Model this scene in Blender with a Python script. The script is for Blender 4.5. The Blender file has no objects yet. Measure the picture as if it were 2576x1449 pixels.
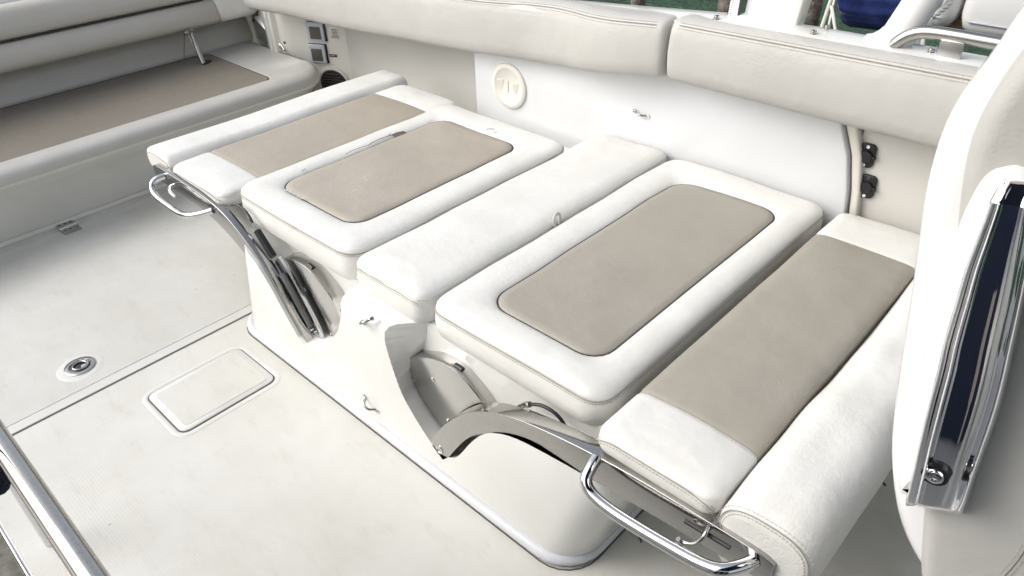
import bpy, bmesh, math, random
from mathutils import Vector, Matrix
R = math.radians
random.seed(7)
sc = bpy.context.scene
COL = sc.collection

# ------------------------------------------------------------------ camera
CAM = Vector((0.0, 0.0, 1.55))
YAW, PIT, ROL, FPX = -0.770253988, 0.613150778, -0.0327905254, 1856.08
fwd = Vector((math.sin(YAW)*math.cos(PIT), math.cos(YAW)*math.cos(PIT), -math.sin(PIT)))
rgt = Vector((math.cos(YAW), -math.sin(YAW), 0))
upv = rgt.cross(fwd)
r_ = rgt*math.cos(ROL) + upv*math.sin(ROL)
u_ = -rgt*math.sin(ROL) + upv*math.cos(ROL)
cd = bpy.data.cameras.new('camera'); cam = bpy.data.objects.new('camera', cd); COL.objects.link(cam)
cam.matrix_world = Matrix(((r_.x, u_.x, -fwd.x, CAM.x), (r_.y, u_.y, -fwd.y, CAM.y), (r_.z, u_.z, -fwd.z, CAM.z), (0, 0, 0, 1)))
cd.sensor_width = 36; cd.lens = FPX*36/2576; cd.clip_end = 2000; cd.clip_start = 0.02
sc.camera = cam

# ------------------------------------------------------------------ world, sun, exposure
SUN_EL, SUN_AZ = 40, -132
w = bpy.data.worlds.new('World'); sc.world = w; w.use_nodes = True
nt = w.node_tree; bg = nt.nodes['Background']
sky = nt.nodes.new('ShaderNodeTexSky'); sky.sky_type = 'NISHITA'; sky.sun_disc = False
sky.sun_elevation = R(SUN_EL); sky.sun_rotation = R(90-SUN_AZ); sky.air_density = 1.2; sky.dust_density = 4.0; sky.ozone_density = 1.0
hsv = nt.nodes.new('ShaderNodeHueSaturation'); hsv.inputs['Saturation'].default_value = 0.42
nt.links.new(sky.outputs[0], hsv.inputs['Color']); nt.links.new(hsv.outputs[0], bg.inputs[0]); bg.inputs[1].default_value = 0.15
ld = bpy.data.lights.new('sun', 'SUN'); ld.energy = 1.0; ld.angle = R(60); ld.color = (1, 0.992, 0.985)
lo = bpy.data.objects.new('sun', ld); COL.objects.link(lo)
sd = Vector((math.cos(R(SUN_AZ))*math.cos(R(SUN_EL)), math.sin(R(SUN_AZ))*math.cos(R(SUN_EL)), math.sin(R(SUN_EL))))
lo.rotation_euler = (-sd).to_track_quat('-Z', 'Y').to_euler(); lo.location = (0, 0, 8)
sc.view_settings.view_transform = 'Standard'; sc.view_settings.look = 'None'
sc.view_settings.exposure = 0.54; sc.view_settings.gamma = 1.0

# ------------------------------------------------------------------ helpers
def ray(x, y): return r_*(x-1288) - u_*(y-724.5) + fwd*FPX  # ray through image pixel; most plain coordinates below also baked from image pixels
def pY(x, y, Y):
    d = ray(x, y); return CAM + d*((Y-CAM.y)/d.y)
def pX(x, y, X):
    d = ray(x, y); return CAM + d*((X-CAM.x)/d.x)
def pZ(x, y, Z):
    d = ray(x, y); return CAM + d*((Z-CAM.z)/d.z)

def new_mat(name, col, rough=0.5, metal=0.0, spec=0.5, coat=0.0):
    m = bpy.data.materials.new(name); m.use_nodes = True
    b = m.node_tree.nodes['Principled BSDF']
    b.inputs['Base Color'].default_value = (*col, 1); b.inputs['Roughness'].default_value = rough
    b.inputs['Metallic'].default_value = metal; b.inputs['Specular IOR Level'].default_value = spec
    b.inputs['Coat Weight'].default_value = coat; b.inputs['Coat Roughness'].default_value = 0.08
    return m, m.node_tree, b
def node(t, ty, **kw):
    n = t.nodes.new(ty)
    for k, v in kw.items(): setattr(n, k, v)
    return n
def noise(t, scale, detail=4, rough=0.55, coord=None, vec=None):
    n = node(t, 'ShaderNodeTexNoise'); n.inputs['Scale'].default_value = scale; n.inputs['Detail'].default_value = detail
    n.inputs['Roughness'].default_value = rough
    if vec is None:
        g = node(t, 'ShaderNodeNewGeometry'); vec = g.outputs['Position']
    t.links.new(vec, n.inputs['Vector']); return n.outputs['Fac']
def ramp(t, fac, p0, c0, p1, c1):
    r = node(t, 'ShaderNodeValToRGB'); r.color_ramp.elements[0].position = p0; r.color_ramp.elements[1].position = p1
    r.color_ramp.elements[0].color = (*c0, 1); r.color_ramp.elements[1].color = (*c1, 1)
    t.links.new(fac, r.inputs[0]); return r.outputs[0]
def mulc(t, a, b, f=1.0, kind='MULTIPLY'):
    m = node(t, 'ShaderNodeMix'); m.data_type = 'RGBA'; m.blend_type = kind; m.inputs[0].default_value = f
    for s, v in ((6, a), (7, b)):
        if isinstance(v, tuple): m.inputs[s].default_value = (*v, 1)
        else: t.links.new(v, m.inputs[s])
    return m.outputs[2]
def bump(t, b, fac, strength, dist, prev=None):
    n = node(t, 'ShaderNodeBump'); n.inputs['Strength'].default_value = strength; n.inputs['Distance'].default_value = dist
    t.links.new(fac, n.inputs['Height'])
    if prev is not None: t.links.new(prev, n.inputs['Normal'])
    t.links.new(n.outputs[0], b.inputs['Normal']); return n.outputs[0]

def vinyl(name, col, rough=0.42, dirt=0.10, wear=False):
    m, t, b = new_mat(name, col, rough, 0, 0.5)
    f = ramp(t, noise(t, 5.5, 6, .6), .3, (1-dirt, 1-dirt*1.05, 1-dirt*1.25), .68, (1, 1, 1))
    c = mulc(t, f, tuple(col))
    # tiny specks
    g = node(t, 'ShaderNodeNewGeometry')
    v = node(t, 'ShaderNodeTexVoronoi'); v.inputs['Scale'].default_value = 26
    t.links.new(g.outputs['Position'], v.inputs['Vector'])
    s = ramp(t, v.outputs['Distance'], .022, (.55, .5, .45), .03, (1, 1, 1))
    sel = ramp(t, noise(t, 14, 1), .62, (0, 0, 0), .64, (1, 1, 1))
    mx = node(t, 'ShaderNodeMix'); mx.data_type = 'RGBA'; t.links.new(sel, mx.inputs[0])
    mx.inputs[6].default_value = (1, 1, 1, 1); t.links.new(s, mx.inputs[7])
    c = mulc(t, c, mx.outputs[2])
    if wear:
        mp = node(t, 'ShaderNodeMapping'); mp.inputs['Rotation'].default_value = (0, 0, .6); mp.inputs['Scale'].default_value = (1, .18, 1)
        t.links.new(g.outputs['Position'], mp.inputs['Vector'])
        sc1 = ramp(t, noise(t, 120, 3, .7, vec=mp.outputs[0]), .60, (0, 0, 0), .66, (1, 1, 1))
        pos = node(t, 'ShaderNodeVectorMath', operation='DISTANCE'); t.links.new(g.outputs['Position'], pos.inputs[0]); pos.inputs[1].default_value = (-1.74, 1.17, .505)
        near = ramp(t, pos.outputs['Value'], .03, (1, 1, 1), .13, (0, 0, 0))
        fm = node(t, 'ShaderNodeMath', operation='MULTIPLY'); t.links.new(sc1, fm.inputs[0]); t.links.new(near, fm.inputs[1])
        fm2 = node(t, 'ShaderNodeMath', operation='MULTIPLY'); t.links.new(fm.outputs[0], fm2.inputs[0]); fm2.inputs[1].default_value = .55
        mx = node(t, 'ShaderNodeMix'); mx.data_type = 'RGBA'; t.links.new(fm2.outputs[0], mx.inputs[0]); t.links.new(c, mx.inputs[6])
        mx.inputs[7].default_value = (.62, .56, .47, 1); c = mx.outputs[2]
    t.links.new(c, b.inputs['Base Color'])
    rr_ = node(t, 'ShaderNodeMapRange'); rr_.inputs[3].default_value = rough-.07; rr_.inputs[4].default_value = rough+.1
    t.links.new(noise(t, 9, 3), rr_.inputs[0]); t.links.new(rr_.outputs[0], b.inputs['Roughness'])
    # leather grain, plus soft creases in patches
    v2 = node(t, 'ShaderNodeTexVoronoi', feature='DISTANCE_TO_EDGE'); v2.inputs['Scale'].default_value = 130
    wv = node(t, 'ShaderNodeVectorMath', operation='MULTIPLY_ADD')
    nz = node(t, 'ShaderNodeTexNoise'); nz.inputs['Scale'].default_value = 60; t.links.new(g.outputs['Position'], nz.inputs['Vector'])
    t.links.new(nz.outputs['Color'], wv.inputs[0]); wv.inputs[1].default_value = (.012, .012, .012); t.links.new(g.outputs['Position'], wv.inputs[2])
    t.links.new(wv.outputs[0], v2.inputs['Vector'])
    n1 = bump(t, b, v2.outputs['Distance'], .13, .003)
    v3 = node(t, 'ShaderNodeTexVoronoi', feature='DISTANCE_TO_EDGE'); v3.inputs['Scale'].default_value = 62
    t.links.new(wv.outputs[0], v3.inputs['Vector'])
    cr = ramp(t, v3.outputs['Distance'], 0, (0, 0, 0), .12, (1, 1, 1))
    pm = ramp(t, noise(t, 3.2, 2), .46, (1, 1, 1), .60, (0, 0, 0))
    crm = mulc(t, cr, pm, 1, 'LIGHTEN')
    n2 = bump(t, b, crm, .17, .002, n1)
    bump(t, b, noise(t, 7, 3), .30, .022, n2)
    return m
def gelcoat(name, col=(.745, .745, .72), rough=.16, dirt=.06, sp=.5):
    m, t, b = new_mat(name, col, rough, 0, sp, .25)
    f = ramp(t, noise(t, 3.5, 7, .62), .32, (1-dirt, 1-dirt*1.1, 1-dirt*1.5), .62, (1, 1, 1))
    t.links.new(mulc(t, f, tuple(col)), b.inputs['Base Color'])
    bump(t, b, noise(t, 5, 2), .06, .02)
    return m
def nonskid(name):
    col = (.655, .65, .615)
    m, t, b = new_mat(name, col, .5, 0, .4)
    g = node(t, 'ShaderNodeNewGeometry')
    d1 = ramp(t, noise(t, 2.2, 8, .68), .36, (.90, .89, .86), .62, (1, 1, 1))
    mp = node(t, 'ShaderNodeMapping'); mp.inputs['Rotation'].default_value = (0, 0, .5); mp.inputs['Scale'].default_value = (1, 3.0, 1)
    t.links.new(g.outputs['Position'], mp.inputs['Vector'])
    d2 = ramp(t, noise(t, 7, 9, .75, vec=mp.outputs[0]), .30, (.86, .84, .80), .47, (1, 1, 1))
    v = node(t, 'ShaderNodeTexVoronoi'); v.inputs['Scale'].default_value = 16; v.inputs['Randomness'].default_value = 1
    t.links.new(g.outputs['Position'], v.inputs['Vector'])
    s = ramp(t, v.outputs['Distance'], .030, (.30, .27, .22), .042, (1, 1, 1))
    sel = ramp(t, noise(t, 9, 1), .50, (0, 0, 0), .52, (1, 1, 1))
    mx = node(t, 'ShaderNodeMix'); mx.data_type = 'RGBA'; t.links.new(sel, mx.inputs[0])
    mx.inputs[6].default_value = (1, 1, 1, 1); t.links.new(s, mx.inputs[7])
    # moulded grid of little pyramids
    sp = node(t, 'ShaderNodeSeparateXYZ'); t.links.new(g.outputs['Position'], sp.inputs[0])
    def wave(a, k, ph=0):
        q = node(t, 'ShaderNodeMath', operation='MULTIPLY_ADD'); t.links.new(a, q.inputs[0]); q.inputs[1].default_value = k; q.inputs[2].default_value = ph
        s_ = node(t, 'ShaderNodeMath', operation='SINE'); t.links.new(q.outputs[0], s_.inputs[0]); return s_.outputs[0]
    K = 2*math.pi/.0078
    a = wave(sp.outputs[0], K); c_ = wave(sp.outputs[1], K)
    pr_ = node(t, 'ShaderNodeMath', operation='ADD'); t.links.new(a, pr_.inputs[0]); t.links.new(c_, pr_.inputs[1])
    gr = node(t, 'ShaderNodeMapRange'); gr.inputs[1].default_value = -2; gr.inputs[2].default_value = 2; t.links.new(pr_.outputs[0], gr.inputs[0])
    grc = ramp(t, gr.outputs[0],   .12, (.98, .977, .97), .45, (1, 1, 1))
    c = mulc(t, mulc(t, mulc(t, mulc(t, d1, tuple(col)), d2, .55), mx.outputs[2]), grc)
    t.links.new(c, b.inputs['Base Color'])
    bump(t, b, gr.outputs[0], .09, .002)
    return m
def steel(name, col=(.45, .44, .425), rough=.08, brushed=0.0, speck=0.12, nsc=220):
    m, t, b = new_mat(name, col, rough, 1.0)
    f = ramp(t, noise(t, nsc, 5, .7), .35, (1-speck, 1-speck, 1-speck*1.1), .6, (1, 1, 1))
    t.links.new(mulc(t, f, tuple(col)), b.inputs['Base Color'])
    mr = node(t, 'ShaderNodeMapRange'); mr.inputs[3].default_value = rough*.6; mr.inputs[4].default_value = rough*1.7
    t.links.new(noise(t, 22, 5), mr.inputs[0]); t.links.new(mr.outputs[0], b.inputs['Roughness'])
    bump(t, b, noise(t, 9, 2), .035, .006)
    return m

M = {}
M['white_vinyl'] = vinyl('white_vinyl', (.735, .73, .70), .40)
M['pale_vinyl'] = vinyl('pale_vinyl', (.49, .48, .455), .42, .06)
M['tan_vinyl'] = vinyl('tan_vinyl', (.345, .32, .275), .44, .08)
M['tan_warm'] = vinyl('tan_vinyl_warm', (.37, .33, .27), .45, .08)
M['tan_worn'] = vinyl('tan_vinyl_worn', (.40, .36, .305), .46, .12, True)
M['tan_bench'] = vinyl('tan_vinyl_bench', (.225, .20, .165), .48, .06)
M['pad_tan'] = vinyl('pad_tan_vinyl', (.49, .465, .42), .46, .05)
M['gel'] = gelcoat('white_gelcoat')
M['gel_deck'] = gelcoat('deck_gelcoat', (.67, .67, .645), .4)
M['gel_cool'] = gelcoat('white_gelcoat_panel', (.69, .70, .715), .22, .05)
M['gel_cream'] = gelcoat('cream_gelcoat', (.70, .68, .62), .3, .05)
M['gel_grey'] = gelcoat('grey_white_gelcoat', (.60, .585, .55), .35, .05)
M['gel_gloss'] = gelcoat('glossy_gelcoat', (.80, .795, .80), .08, .04)
M['deck'] = nonskid('moulded_nonskid')
M['steel'] = steel('polished_steel')
M['steel_bright'] = steel('bright_polished_steel', (.66, .66, .67), .06, 0, .06)
M['steel_plate'] = steel('satin_steel_plate', (.56, .55, .53), .2, 0, .05)
M['chrome'] = new_mat('chrome', (.86, .86, .88), .04, 1.0)[0]
M['dark'] = new_mat('dark_seam', (.045, .04, .035), .8)[0]
M['seam'] = new_mat('grey_seam_thread', (.33, .31, .27), .8)[0]
M['gap'] = new_mat('grimy_gap', (.13, .115, .09), .9)[0]
M['stitch'] = new_mat('stitch_thread', (.42, .40, .35), .7)[0]
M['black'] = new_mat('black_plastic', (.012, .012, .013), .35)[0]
M['ivory'] = new_mat('ivory_plastic', (.76, .74, .67), .4)[0]
M['recess_shade'] = new_mat('ivory_recess_shade', (.62, .60, .53), .5)[0]  # ivory darkened, the shade of the finger recesses put into the colour
M['grey_plastic'] = new_mat('grey_plastic', (.52, .54, .60), .4)[0]
M['screen'] = new_mat('smoked_cover', (.10, .09, .075), .3)[0]
M['rubber'] = new_mat('white_rubber_trim', (.62, .64, .67), .28)[0]
M['canvas'] = new_mat('white_canvas', (.84, .84, .85), .6)[0]
M['navy'] = new_mat('navy_canvas', (.016, .024, .055), .8)[0]
M['paper'] = new_mat('white_label', (.72, .71, .67), .6)[0]
M['ink'] = new_mat('label_ink', (.03, .03, .03), .6)[0]
M['rope'] = new_mat('rope', (.72, .70, .64), .8)[0]

def mesh_obj(name, verts, faces, mat, parent=None, smooth=True):
    me = bpy.data.meshes.new(name); me.from_pydata([tuple(v) for v in verts], [], faces); me.update()
    if smooth:
        me.polygons.foreach_set('use_smooth', [True]*len(me.polygons))
    o = bpy.data.objects.new(name, me); COL.objects.link(o)
    if mat is not None: me.materials.append(M[mat] if isinstance(mat, str) else mat)
    if parent is not None: o.parent = parent
    return o
def fixn(o):
    bm = bmesh.new(); bm.from_mesh(o.data); bmesh.ops.remove_doubles(bm, verts=bm.verts, dist=1e-5)
    bmesh.ops.recalc_face_normals(bm, faces=bm.faces); bm.to_mesh(o.data); bm.free(); return o
def sharp(o, ang=35):
    bm = bmesh.new(); bm.from_mesh(o.data)
    for e in bm.edges:
        if len(e.link_faces) == 2 and e.calc_face_angle(0) > R(ang): e.smooth = False
    bm.to_mesh(o.data); bm.free(); return o
def thing(name, label, cat, group=None, kind=None, loc=(0, 0, 0)):
    o = bpy.data.objects.new(name, None); COL.objects.link(o); o.empty_display_size = .05
    return tag(o, label, cat, group, kind)
def tag(o, label=None, cat=None, group=None, kind=None):
    if label: o['label'] = label
    if cat: o['category'] = cat
    if group: o['group'] = group
    if kind: o['kind'] = kind
    return o

def loft(name, loops, mat, parent=None, cap0=True, cap1=True, closed=True, rrn=6):
    n = len(loops[0]); v = [p for l in loops for p in l]; f = []
    for k in range(len(loops)-1):
        for i in range(n if closed else n-1):
            j = (i+1) % n
            f.append((k*n+i, k*n+j, (k+1)*n+j, (k+1)*n+i))
    if cap0: f.append(tuple(range(n-1, -1, -1)))
    if cap1 == 'rr':      # rounded-rectangle ring: close with strips across, not one big face
        for nc in (6, 8):
            m2 = n-4*(nc+1)-6
            if nc == rrn: break
        b0 = (len(loops)-1)*n; m_ = m2//2; K = 2*(nc+1)+m_
        Rt = [b0+i for i in range(K)]; Lf = [b0+K+3+i for i in range(K)][::-1]
        for i in range(K-1): f.append((Rt[i], Rt[i+1], Lf[i+1], Lf[i]))
        f.append((Rt[-1], b0+K, b0+K+1, b0+K+2, Lf[-1])); f.append((Lf[0], b0+n-3, b0+n-2, b0+n-1, Rt[0]))
    elif cap1: f.append(tuple((len(loops)-1)*n+i for i in range(n)))
    return sharp(fixn(mesh_obj(name, v, f, mat, parent)), 50)

def rr(x0, x1, y0, y1, r, z, yb=(), nc=6, ne=6):
    """rounded rectangle as a loop; yb: extra absolute y stations on the long sides"""
    r = max(1e-5, min(r, (x1-x0)/2-1e-5, (y1-y0)/2-1e-5)); P = []
    def arc(cx, cy, a0):
        for k in range(nc+1):
            a = a0 + (math.pi/2)*k/nc; P.append((cx+r*math.cos(a), cy+r*math.sin(a), z))
    ys = [y for y in yb]
    if not ys: ys = [y0+r+(y1-y0-2*r)*k/ne for k in range(1, ne)]
    arc(x1-r, y0+r, -math.pi/2)
    for y in sorted(ys): P.append((x1, y, z))
    arc(x1-r, y1-r, 0)
    for k in range(1, 4): P.append((x1-r+(x0+r-x1+r)*k/4, y1, z))
    arc(x0+r, y1-r, math.pi/2)
    for y in sorted(ys, reverse=True): P.append((x0, y, z))
    arc(x0+r, y0+r, math.pi)
    for k in range(1, 4): P.append((x0+r+(x1-r-x0-r)*k/4, y0, z))
    return P

def tube(name, pts, rad, mat, parent=None, n=10, sm=0, cap=True, closed=False):
    pts = [Vector(p) for p in pts]
    if sm:
        for _ in range(sm):
            q = [] if closed else [pts[0]]
            L = len(pts)
            for i in range(L if closed else L-1):
                a, b_ = pts[i], pts[(i+1) % L]; q += [a*.75+b_*.25, a*.25+b_*.75]
            if not closed: q.append(pts[-1])
            pts = q
    v, f = [], []; up = None; L = len(pts)
    for i, p in enumerate(pts):
        if closed: d = pts[(i+1) % L]-pts[i-1]
        else: d = pts[min(i+1, L-1)]-pts[max(i-1, 0)]
        d.normalize()
        if up is None: up = d.orthogonal().normalized()
        up = (up - d*up.dot(d)).normalized(); s = d.cross(up)
        rr_ = rad(i/(L-1)) if callable(rad) else rad
        for k in range(n):
            a = 2*math.pi*k/n; v.append(p+(up*math.cos(a)+s*math.sin(a))*rr_)
    for i in range(L if closed else L-1):
        for k in range(n):
            i2 = (i+1) % L
            f.append((i*n+k, i*n+(k+1) % n, i2*n+(k+1) % n, i2*n+k))
    if cap and not closed: f.append(tuple(range(n-1, -1, -1))); f.append(tuple((L-1)*n+k for k in range(n)))
    return sharp(fixn(mesh_obj(name, v, f, mat, parent)), 60)

def box(name, a, b, mat, parent=None, bev=0.0, seg=3):
    x0, y0, z0 = a; x1, y1, z1 = b
    v = [(x0, y0, z0), (x1, y0, z0), (x1, y1, z0), (x0, y1, z0), (x0, y0, z1), (x1, y0, z1), (x1, y1, z1), (x0, y1, z1)]
    f = [(3, 2, 1, 0), (4, 5, 6, 7), (0, 1, 5, 4), (1, 2, 6, 5), (2, 3, 7, 6), (3, 0, 4, 7)]
    o = mesh_obj(name, v, f, mat, parent, smooth=False)
    return bevel(o, bev, seg) if bev else o
def bevel(o, wd, seg=3, ang=30):
    m = o.modifiers.new('bevel', 'BEVEL'); m.width = wd; m.segments = seg; m.limit_method = 'ANGLE'; m.angle_limit = R(ang); m.harden_normals = False
    return bake(o)
def bake(o, smooth=True):
    dg = bpy.context.evaluated_depsgraph_get(); dg.update()
    me = bpy.data.meshes.new_from_object(o.evaluated_get(dg)); old = o.data
    o.modifiers.clear(); o.data = me; bpy.data.meshes.remove(old)
    if smooth: me.polygons.foreach_set('use_smooth', [True]*len(me.polygons)); sharp(o, 32)
    return o
def prism(name, poly, axis, a, b, mat, parent=None, bev=0.0, seg=3, poly2=None):
    """poly: 2D points; axis 'y': (x,z) extruded from y=a to y=b; axis 'z': (x,y); axis 'x': (y,z)"""
    def mk(p, t):
        return {'y': (p[0], t, p[1]), 'z': (p[0], p[1], t), 'x': (t, p[0], p[1])}[axis]
    n = len(poly); q = poly2 or poly
    v = [mk(p, a) for p in poly] + [mk(p, b) for p in q]
    f = [tuple(range(n)), tuple(range(2*n-1, n-1, -1))] + [(i, n+i, n+(i+1) % n, (i+1) % n) for i in range(n)]
    o = fixn(mesh_obj(name, v, f, mat, parent, smooth=False))
    return bevel(o, bev, seg) if bev else sharp(o)
def cut(o, cutter):
    m = o.modifiers.new('b', 'BOOLEAN'); m.object = cutter; m.operation = 'DIFFERENCE'; m.solver = 'EXACT'
    bake(o, False); me = cutter.data; bpy.data.objects.remove(cutter); bpy.data.meshes.remove(me); return o
def smooth_poly(P, it=2, closed=True, keep=()):
    P = [Vector(p) for p in P]
    for _ in range(it):
        q = []; L = len(P)
        for i in range(L if closed else L-1):
            a, b_ = P[i], P[(i+1) % L]; q += [a*.75+b_*.25, a*.25+b_*.75]
        if not closed: q = [P[0]]+q+[P[-1]]
        P = q
    return [tuple(p) for p in P]
def disc(name, c, nrm, rad, th, mat, parent=None, dome=0.0, n=28, prof=None):
    """lathe about nrm through c; prof: list of (radius, height)"""
    nrm = Vector(nrm).normalized(); a = nrm.orthogonal().normalized(); b_ = nrm.cross(a); c = Vector(c)
    prof = prof or [(rad, 0), (rad, th*.7), (rad*.93, th), (rad*.5, th+dome*.8), (.0001, th+dome)]
    loops = [[c+nrm*h+(a*math.cos(2*math.pi*k/n)+b_*math.sin(2*math.pi*k/n))*r for k in range(n)] for r, h in prof]
    return loft(name, loops, mat, parent)

def stitches(name, pts, off, parent, pitch=.0075, ln=.0042, wd=.0012, nrm=None, both=True, rows=(-1, 1)):
    """two rows of thread either side of a seam given by points; off: sideways vector function or vector"""
    pts = [Vector(p) for p in pts]; v, f = [], []
    acc = 0
    for i in range(len(pts)-1):
        a, b_ = pts[i], pts[i+1]; d = b_-a; L = d.length
        if L < 1e-6: continue
        d /= L
        while acc < L:
            p = a+d*acc
            o1 = off(p, d) if callable(off) else Vector(off)
            for sgn, ov in ((1, o1[0]), (-1, o1[1])) if isinstance(o1, tuple) else ((1, o1), (-1, -o1)):
                c = p+ov; k = len(v); up = Vector((0, 0, 1)) if abs(d.z) < .9 else Vector((0, -1, 0))
                s = d.cross(ov.normalized()).cross(d).normalized()*wd/2
                nn = d.cross(s).normalized()
                for q in (-d*ln/2-s, d*ln/2-s, d*ln/2+s, -d*ln/2+s): v.append(c+q+nn*.0006)
                for q in (-d*ln/2-s, d*ln/2-s, d*ln/2+s, -d*ln/2+s): v.append(c+q-nn*.0006)
                f += [(k, k+1, k+2, k+3), (k+7, k+6, k+5, k+4), (k, k+4, k+5, k+1), (k+1, k+5, k+6, k+2), (k+2, k+6, k+7, k+3), (k+3, k+7, k+4, k)]
            acc += pitch
        acc -= L
    return mesh_obj(name, v, f, 'stitch', parent, False)

# ------------------------------------------------------------------ deck, water
def grid(name, x0, x1, y0, y1, z, mat, n=1):
    v = [(x0, y0, z), (x1, y0, z), (x1, y1, z), (x0, y1, z)]
    return mesh_obj(name, v, [(0, 1, 2, 3)], mat, None, False)
deck = box('cockpit_deck', (-4.6, -1.5, -.05), (1.6, 2.14, 0), 'deck'); tag(deck, kind='structure')
M['water'], t, b = new_mat('green_water', (.003, .02, .008), .05, 0, .35)
nz = noise(t, 2.2, 6, .6); n1 = bump(t, b, nz, 1.0, .5); bump(t, b, noise(t, 11, 3), .5, .05, n1)
t.links.new(ramp(t, noise(t, .5, 3), .4, (.004, .028, .010), .6, (.012, .075, .026)), b.inputs['Base Color'])
wa = grid('water', -300, 300, -300, 300, -.55, 'water'); tag(wa, kind='structure')

# aft deck lid with ring latch and hinge
lid = thing('floor_hatch', 'large textured aft floor lid with round ring latch, in front of the stern bench', 'floor lid')
LX0, LX1 = -3.262, -2.128
box('frame', (LX0, -1.2, .0), (LX1, 1.9, .0045), 'gel_deck', lid, .003)
box('panel', (LX0+.045, -1.15, .002), (LX1-.04, 1.9-.05, .0065), 'deck', lid, .0018, 2)
box('seam', (LX1, -1.2, .0002), (LX1+.004, 1.9, .0016), 'gap', lid)
box('seam', (LX0-.006, -1.2, .0002), (LX0, 1.9, .0014), 'seam', lid)
lat = disc('ring_latch', (-2.281, .337, .004), (0, 0, 1), .09, .004, 'gel_deck', lid, prof=[(.078, 0), (.070, .003), (.052, .0045), (.0001, .0045)])
disc('bezel', (-2.281, .337, .008), (0, 0, 1), .05, .004, 'steel', lat, prof=[(.047, 0), (.047, .003), (.043, .0045), (.034, .0045), (.032, .001), (.0001, .001)])
disc('cup', (-2.281, .337, .0095), (0, 0, 1), .03, .001, 'black', lat, prof=[(.031, 0), (.03, .0008), (.0001, .0008)])
tube('pull_ring', [(-2.281+.022*math.cos(a/12*6.283), .337+.022*math.sin(a/12*6.283), .0125) for a in range(12)], .0035, 'steel', lat, closed=True)
disc('lock', (-2.268, .345, .0105), (0, 0, 1), .009, .004, 'steel_bright', lat)
hg = box('hinge', (-3.315, .632, .006), (-3.262, .702, .010), 'steel', lid, .002)
box('hinge_leaf', (-3.256, .632, .0075), (-3.20, .702, .0105), 'steel', hg, .002)
tube('hinge_pin', [(-3.26, .630, .012), (-3.26, .704, .012)], .0055, 'steel_bright', hg)
for hx in (-3.3, -3.235):
    for hy in (.644, .667, .690): disc('screw', (hx, hy, .0098), (0, 0, 1), .005, .0012, 'black', hg, n=10)

# low moulded riser at foot of bench, then small hatch
hat = thing('floor_hatch', 'small rectangular floor hatch with rounded corners, beside the seat base', 'floor hatch')
HX0, HX1, HY0, HY1 = -1.992, -1.748, .415, .735
def ring_xy(name, x0, x1, y0, y1, r, w_, z0, z1, mat, parent):
    lo_ = [rr(x0-w_, x1+w_, y0-w_, y1+w_, r+w_, z0), rr(x0-w_+.008, x1+w_-.008, y0-w_+.008, y1+w_-.008, r+w_-.008, z1), rr(x0+.003, x1-.003, y0+.003, y1-.003, r, z1), rr(x0+.006, x1-.006, y0+.006, y1-.006, r-.003, z0)]
    lo_ = [rr(x0-w_, x1+w_, y0-w_, y1+w_, r+w_, z0), rr(x0-w_+.006, x1+w_-.006, y0-w_+.006, y1+w_-.006, r+w_-.006, z1), rr(x0-.003, x1+.003, y0-.003, y1+.003, r+.003, z1), rr(x0, x1, y0, y1, r, z0)]
    return loft(name, lo_, mat, parent, False, False)
ring_xy('frame', HX0, HX1, HY0, HY1, .03, .017, .0005, .002, 'gel_deck', hat)
loft('gap', [rr(HX0-.001, HX1+.001, HY0-.001, HY1+.001, .03, .0006), rr(HX0, HX1, HY0, HY1, .03, .0012)], 'gap', hat)
e = .0045
loft('lid', [rr(HX0+e, HX1-e, HY0+e, HY1-e, .026, .0014), rr(HX0+e, HX1-e, HY0+e, HY1-e, .026, .004), rr(HX0+e+.002, HX1-e-.002, HY0+e+.002, HY1-e-.002, .024, .0055)], 'gel_deck', hat)
e = .022
loft('tread_panel', [rr(HX0+e, HX1-e, HY0+e, HY1-e, .016, .005), rr(HX0+e+.001, HX1-e-.001, HY0+e+.001, HY1-e-.001, .015, .0066)], 'deck', hat)

# ------------------------------------------------------------------ seat base with pockets
base = thing('lounge_pedestal', 'long white moulded pedestal under the lounge cushions with two steel hinge pockets', 'seat base')
def bx0(z): return -2.092+.27*z
def bx1(z): return -.628+.33*z
lv = [0, .05, .2, .38, .41, .425, .43]
ins = [0, 0, 0, 0, .004, .014, .03]
shell = loft('shell', [rr(bx0(z)+i, bx1(z)-i, .812+i, 1.94-i, .10, z, ne=2) for z, i in zip(lv, ins)], 'gel')
p1f = [(-1.984, .403), (-1.93, .388), (-1.865, .355), (-1.80, .28), (-1.75, .205), (-1.706, .144), (-1.675, .130), (-1.64, .133), (-1.59, .15), (-1.544, .195), (-1.50, .245), (-1.455, .30), (-1.42, .37), (-1.40, .6), (-2.2, .6), (-2.2, .41)]
p1b = [(-1.984, .403), (-1.92, .388), (-1.85, .35), (-1.785, .28), (-1.74, .205), (-1.70, .155), (-1.675, .145), (-1.64, .148), (-1.60, .165), (-1.56, .205), (-1.52, .25), (-1.48, .30), (-1.45, .37), (-1.43, .6), (-2.2, .6), (-2.2, .41)]
cut(shell, prism('c', p1f, 'y', .79, .93, None, poly2=p1b))
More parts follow.
